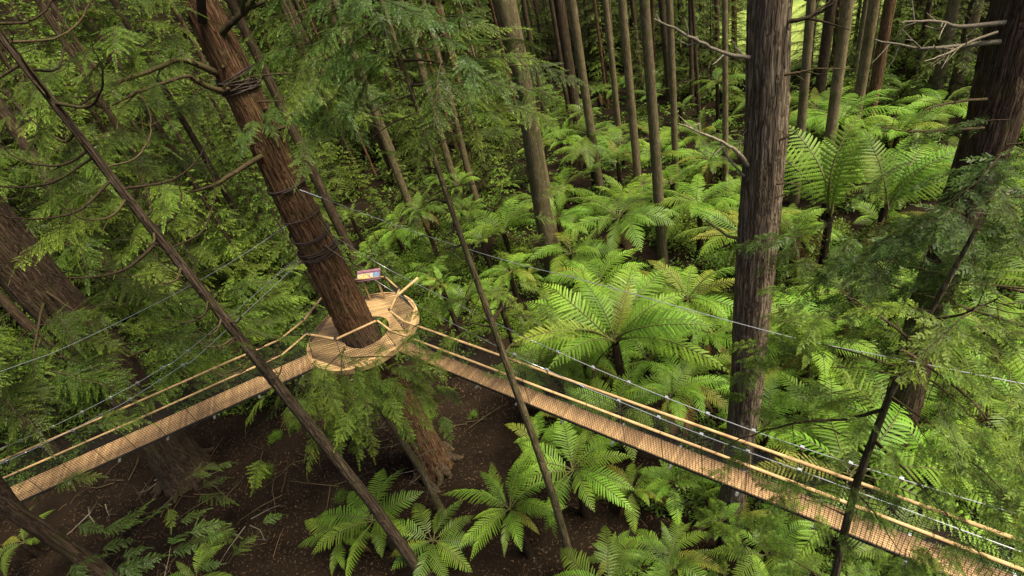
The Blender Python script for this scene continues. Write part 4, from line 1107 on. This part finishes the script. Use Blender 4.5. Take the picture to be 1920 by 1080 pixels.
SZ = [('leafy light green bush in the thicket right of the platform', (740, 1060, 400, 620), 40, 1.2), ('leafy bush among the gully ferns', (1050, 1420, 330, 660), 34, 1.2),
      ('dark leafy bush in the dim wood above the gully', (980, 1950, 110, 300), 40, 1.5),
      ('leafy bush in the undergrowth right of the thick grey trunk', (1450, 1980, 420, 900), 36, 1.3), ('small dark bush on the shaded slope behind the left bridge', (150, 640, 480, 700), 34, 1.0),
      ('small green weed clump at the edge of the bare brown soil', (480, 1350, 700, 1000), 26, 0.45)]
for lab, (x0, x1, y0, y1), cnt, sc_ in SZ:
    for k in range(cnt):
        p = at_z(random.uniform(x0, x1), random.uniform(y0, y1), 0)
        if sc_ > 0.8 and inside(p[0], p[1], SOIL): continue
        if math.hypot(p[0] + 5.6, p[1] - 15.7) < 1.3: continue
        o = link('shrub', random.choice(SHR), None, (p[0], p[1], height(p[0], p[1]) - 0.05)); tag(o, lab, 'bush', lab.replace('bush', 'bushes').replace('clump', 'clumps'))
        s_ = sc_ * random.uniform(0.5, 1.3); o.scale = (s_, s_, s_ * random.uniform(0.8, 1.3)); o.rotation_euler.z = random.uniform(0, 6.28)

UP = [crown_mesh('upper_crown', 15.0, 0.0, 5.0, 60, 540 + i, CM, 0.36, 0.13, 0.18, 0.36, 0.5, 0.25) for i in range(2)]
for i, (t_, z) in enumerate(HIGH):
    c_ = link('crown', UP[i % 2], t_.o, t_.axis(z) - t_.base); c_.rotation_euler.z = i
for i, (x, y) in enumerate([(-12, 5), (-20, 6), (-24, 14), (-28, 24), (-33, 34), (-10, 33), (-40, 26), (-6, 3)]):  # redwoods added to shade the left side, their crowns above the frame
    if y < 12 or abs(x) < 15: h_ = 22.5
    else: h_ = 24
    if y < 12:                       # beside or behind the camera, unseen, added for their shade
        pass
    o = thing('redwood_tree', 'added tall redwood whose crown shades the left side', 'tree', (x, y, height(x, y)), 'added tall redwoods shading the left side')
    link('trunk', TALL, o)
    c_ = link('crown', UP[i % 2], o, (0, 0, h_)); c_.rotation_euler.z = i * 1.3

# ------------------------------------------------------------------ foliage of the named trees
cluster(T1, 600, 140, 15.2, 40, 50, 22, 0.6, MID_B)
cluster(T1, 555, 205, 15.2, 35, 18, 14, 0.5, MID_B, limb=False)
cluster(T1, 500, 216, 15.6, 25, 12, 8, 0.5, MID_B, limb=False)
cluster(T1, 610, 200, 14.5, 40, 40, 8, 0.8, MID_G)
cluster(T1, 330, 365, 15.0, 70, 18, 16, 0.6, MID_F, limb=False, pitch=(-0.1, 0.2))
cluster(T1, 200, 385, 14.2, 70, 22, 16, 0.6, MID_F, limb=False, pitch=(-0.1, 0.2))
cluster(T1, 230, 50, 14.5, 70, 40, 22, 0.6, MID_G, limb=False)
cluster(T1, 140, 190, 14.5, 80, 60, 16, 0.55, MID_G, limb=False)
cluster(T3, 150, 590, 23, 80, 50, 22, 1.3, MID_G, limb_r=0.06)
cluster(T3, 60, 690, 22, 60, 40, 18, 1.3, MID_G, limb_r=0.06)
cluster(T3, 330, 640, 24, 70, 40, 20, 1.2, MID_F, limb_r=0.05)
cluster(T3, 450, 590, 25, 70, 50, 20, 1.2, MID_F, limb_r=0.05)
cluster(T7, 690, 40, 9.6, 55, 55, 32, 0.55, MID_B, limb_mat='limb_dark')
cluster(T7, 770, 60, 9.4, 60, 50, 28, 0.5, MID_B, limb_mat='limb_dark')
cluster(T7, 640, 90, 10.2, 45, 60, 18, 0.55, MID_G, limb_mat='limb_dark')
cluster(T7, 860, 130, 9.0, 50, 50, 14, 0.55, MID_G, limb_mat='limb_dark')
cluster(T7, 900, 175, 8.8, 40, 20, 6, 0.5, MID_G, limb_mat='limb_dark')
cluster(T7, 760, 250, 10.4, 70, 40, 10, 0.5, MID_G, limb_mat='limb_dark')
cluster(T7, 800, 380, 10.3, 50, 60, 16, 0.36, MID_G, limb_mat='limb_dark')
cluster(T7, 890, 480, 10.3, 60, 50, 22, 0.36, MID_F, limb_mat='limb_dark')
cluster(T7, 950, 570, 10.2, 50, 45, 22, 0.36, MID_F, limb_mat='limb_dark')
cluster(T7, 860, 610, 10.2, 55, 30, 16, 0.4, MID_F)
cluster(TS, 775, 740, 13.3, 30, 32, 24, 0.45, MID_F, pitch=(0.2, 0.8))
cluster(T7, 970, 640, 10.0, 40, 40, 8, 0.4, MID_G)
cluster(TS, 690, 735, 13.2, 48, 32, 34, 0.5, MID_F, pitch=(0.2, 0.8))
cluster(TS, 640, 705, 13.4, 40, 20, 20, 0.5, MID_F, pitch=(0.2, 0.8))
cluster(TS, 645, 785, 13.4, 45, 36, 22, 0.5, MID_F, pitch=(0.2, 0.8))
cluster(TS, 765, 672, 13.2, 26, 24, 18, 0.45, MID_F, pitch=(0.2, 0.8))
cluster(TS, 585, 725, 13.8, 35, 30, 16, 0.5, MID_F, pitch=(0.2, 0.8))
cluster(T2, 470, 640, 12.2, 50, 25, 9, 0.4, NEAR_G)
cluster(T4, 270, 1030, 13.5, 90, 36, 20, 0.40, MID_B, limb=False)
for (x, y, n_) in [(300, 470, 14), (390, 430, 14), (470, 470, 14), (420, 530, 14), (520, 400, 10), (340, 560, 12)]:
    cluster(ROWT[20], x, y, 40, 45, 28, n_, 1.5, MID_F if n_ == 14 else MID_G, limb=False, dd=2.0)
for (x, y, n_) in [(60, 300, 14), (140, 420, 14), (60, 180, 12), (200, 280, 14), (120, 120, 12), (260, 160, 12)]:
    cluster(ROWT[18], x, y, 42, 50, 30, n_, 1.7, MID_G if n_ == 14 else MID_F, limb=False, dd=2.5)
cluster(T4, 380, 960, 14.5, 60, 30, 8, 0.5, MID_G, limb=False)
cluster(T4, 150, 800, 14.5, 40, 60, 4, 0.5, MID_G, limb=False)

# right foreground: boughs of the crooked sapling, the thick dark trunk and a neighbour outside the frame
NR = Tree('redwood_tree', 'redwood outside the right edge whose bluish boughs hang into the photo', [(2420, 100, 60), (2230, 620, 55), (2110, 960, 50)], 6.2, M['bark_dark'], 26, 24, 0.2, 0.05, 0.2, seed=61)
for (x, y, d, sx, sy, n_, sz, mm) in [
    (1600, 480, 6.8, 70, 30, 7, 0.5, NEAR_B), (1700, 450, 6.6, 70, 35, 8, 0.5, NEAR_B), (1820, 370, 6.4, 50, 40, 8, 0.5, NEAR_B), (1890, 270, 6.2, 30, 40, 6, 0.5, NEAR_B),
    (1870, 440, 6.0, 60, 50, 8, 0.45, NEAR_G), (1760, 530, 6.2, 80, 40, 7, 0.45, NEAR_G), (1500, 490, 7.2, 40, 30, 6, 0.45, NEAR_G), (1890, 570, 6.0, 40, 60, 7, 0.45, NEAR_G)]:
    cluster(NR, x, y, d, sx, sy, n_, sz, mm, azs=(2.0, 4.4), limb_r=0.022, dd=0.25)
for (x, y, d, sx, sy, n_, sz, mm) in [
    (1560, 690, 5.2, 60, 60, 13, 0.42, NEAR_F), (1480, 640, 5.4, 40, 60, 11, 0.42, NEAR_F), (1780, 700, 5.0, 60, 50, 13, 0.42, NEAR_F), (1840, 800, 4.8, 60, 50, 15, 0.42, NEAR_F),
    (1740, 830, 4.8, 50, 40, 6, 0.4, NEAR_F), (1880, 920, 4.6, 40, 50, 6, 0.4, NEAR_F), (1760, 960, 4.6, 60, 50, 7, 0.38, NEAR_F), (1690, 1040, 4.6, 60, 40, 7, 0.36, NEAR_F),
    (1840, 1040, 4.4, 60, 40, 6, 0.36, NEAR_F), (1480, 930, 5.2, 60, 40, 13, 0.36, NEAR_F), (1400, 1010, 5.4, 60, 45, 17, 0.36, NEAR_F), (1530, 1030, 5.0, 50, 40, 13, 0.36, NEAR_F), (1470, 780, 5.4, 50, 50, 7, 0.36, NEAR_F)]:
    cluster(NS, x, y, d, sx, sy, n_, sz, mm, limb_r=0.014, dd=0.2)
for (x, y) in [(1735, 600), (1690, 690), (1650, 790), (1620, 880), (1590, 970)]:
    cluster(NS, x, y, 4.75, 26, 30, 5, 0.30, NEAR_F, limb=False, dd=0.1)
pl(NS, [(1655, 768), (1590, 785), (1500, 792), (1420, 812), (1345, 846)], 0.022, 0.006, 'limb', -0.05, 8, 0.2)
pl(NS, [(1710, 640), (1660, 600), (1600, 560), (1560, 530)], 0.016, 0.005, 'limb', -0.05, 6, 0.3)
pl(NS, [(1690, 655), (1760, 700), (1830, 760), (1890, 830)], 0.018, 0.005, 'limb', -0.1, 6, -0.2)
pl(NS, [(1735, 600), (1800, 590), (1870, 560)], 0.018, 0.005, 'limb', -0.1, 6, -0.2)

# ------------------------------------------------------------------ litter and ground plants
b = MB(); gg = np.random.default_rng(77); n_ = 60000
xy = np.stack([gg.uniform(-34, 12, n_), gg.uniform(4, 26, n_)], 1)
P = np.array([(x, y, height(x, y) + 0.015) for x, y in xy]); D = gg.normal(0, 1, (n_, 3)); D[:, 2] *= 0.15; D /= np.linalg.norm(D, axis=1)[:, None]
b.diamonds(P, D, np.array([0, 0, 1.0]) + gg.normal(0, 0.25, (n_, 3)), gg.uniform(0.04, 0.16, n_), gg.uniform(0.012, 0.045, n_), 0, np.clip(gg.beta(0.9, 4, n_), 0, 1))
for k in range(260):
    x, y = gg.uniform(-32, 8), gg.uniform(7, 24); a = gg.uniform(0, 6.28); L = gg.uniform(0.3, 1.6)
    q = np.array([x, y, height(x, y) + 0.03]); h = np.array([math.cos(a), math.sin(a), gg.normal(0, 0.1)])
    b.tube([q, q + h * L * .5 + gg.normal(0, .04, 3), q + h * L], [0.012, 0.010, 0.005], 4, 0, gg.uniform(0.2, 0.9), False)
lt = link('leaf_litter', b.mesh('leaf_litter', [M['litter']])); tag(lt, 'brown fallen leaves and twigs scattered over the dark soil', 'leaf litter', kind='stuff')
b = MB(); n_ = 190000
px = np.array([at_z(x, y, 0.0) for x, y in zip(gg.uniform(-150, 2050, n_), gg.uniform(120, 1100, n_))])
keep = np.array([not inside(p[0], p[1], SOIL) and not inside(p[0], p[1], MEADOW) and math.hypot(p[0], p[1]) < 90 and math.sin(p[0] * 1.3 + 2 * math.sin(p[1] * .7)) + math.sin(p[1] * 1.7 + p[0] * .4) > -0.35 for p in px])
px = px[keep]; n_ = len(px); dist = np.hypot(px[:, 0], px[:, 1])
px[:, 2] = [height(x, y) for x, y, _ in px]; px[:, 2] += gg.uniform(0.02, 0.30, n_) + 0.55 * np.clip(np.sin(px[:, 0] * 1.9 + np.sin(px[:, 1])) + np.sin(px[:, 1] * 2.3 + px[:, 0] * .7), 0, 2) * gg.uniform(0, 1, n_) ** 0.5 * 0.8
D = gg.normal(0, 1, (n_, 3)); D[:, 2] *= 0.4; D /= np.linalg.norm(D, axis=1)[:, None]
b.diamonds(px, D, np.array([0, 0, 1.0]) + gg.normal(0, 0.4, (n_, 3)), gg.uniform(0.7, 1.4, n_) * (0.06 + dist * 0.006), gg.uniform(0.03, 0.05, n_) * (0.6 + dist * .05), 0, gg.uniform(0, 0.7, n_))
ug = link('undergrowth', b.mesh('undergrowth', [M['shrub']])); tag(ug, 'low leafy ground plants covering the forest floor', 'undergrowth', kind='stuff')

# fallen dead boughs heaped in the shade
for k, (x, y) in enumerate([(300, 900), (330, 930), (270, 940), (360, 900), (410, 940), (230, 900), (470, 980), (560, 860), (620, 900), (180, 960), (520, 930), (880, 800)]):
    p = at_z(x, y, 0.0); p[2] = height(p[0], p[1])
    gg = np.random.default_rng(700 + k); m = MB()
    for q in range(3):
        a = gg.uniform(0, 6.28); L = gg.uniform(0.8, 2.4); h = np.array([math.cos(a), math.sin(a), gg.uniform(0.0, 0.25)])
        st = gg.normal(0, 0.25, 3) * np.array([1, 1, 0]) + np.array([0, 0, 0.04])
        m.tube([st, st + h * L * .5 + gg.normal(0, .06, 3), st + h * L], [0.028, 0.018, 0.006], 6, 0, 0.5, False)
        for r_ in range(4):
            f_ = gg.uniform(.3, 1); e = unit(h + gg.normal(0, .7, 3)); e[2] = abs(e[2]) * .6; c0 = st + h * L * f_
            m.tube([c0, c0 + e * gg.uniform(.2, .6)], [0.008, 0.003], 4, 0, 0.5, False)
    o = link('fallen_branch', m.mesh('fallen_branch', [M['dead_wood' if k % 3 == 0 else 'limb']]), None, p)
    tag(o, 'heap of dead fallen twigs lying on the dark soil under the left bridge' if x < 700 else 'dead fallen twigs on the soil under the right bridge', 'fallen branch', 'dead boughs on the forest floor' if x < 700 else None)
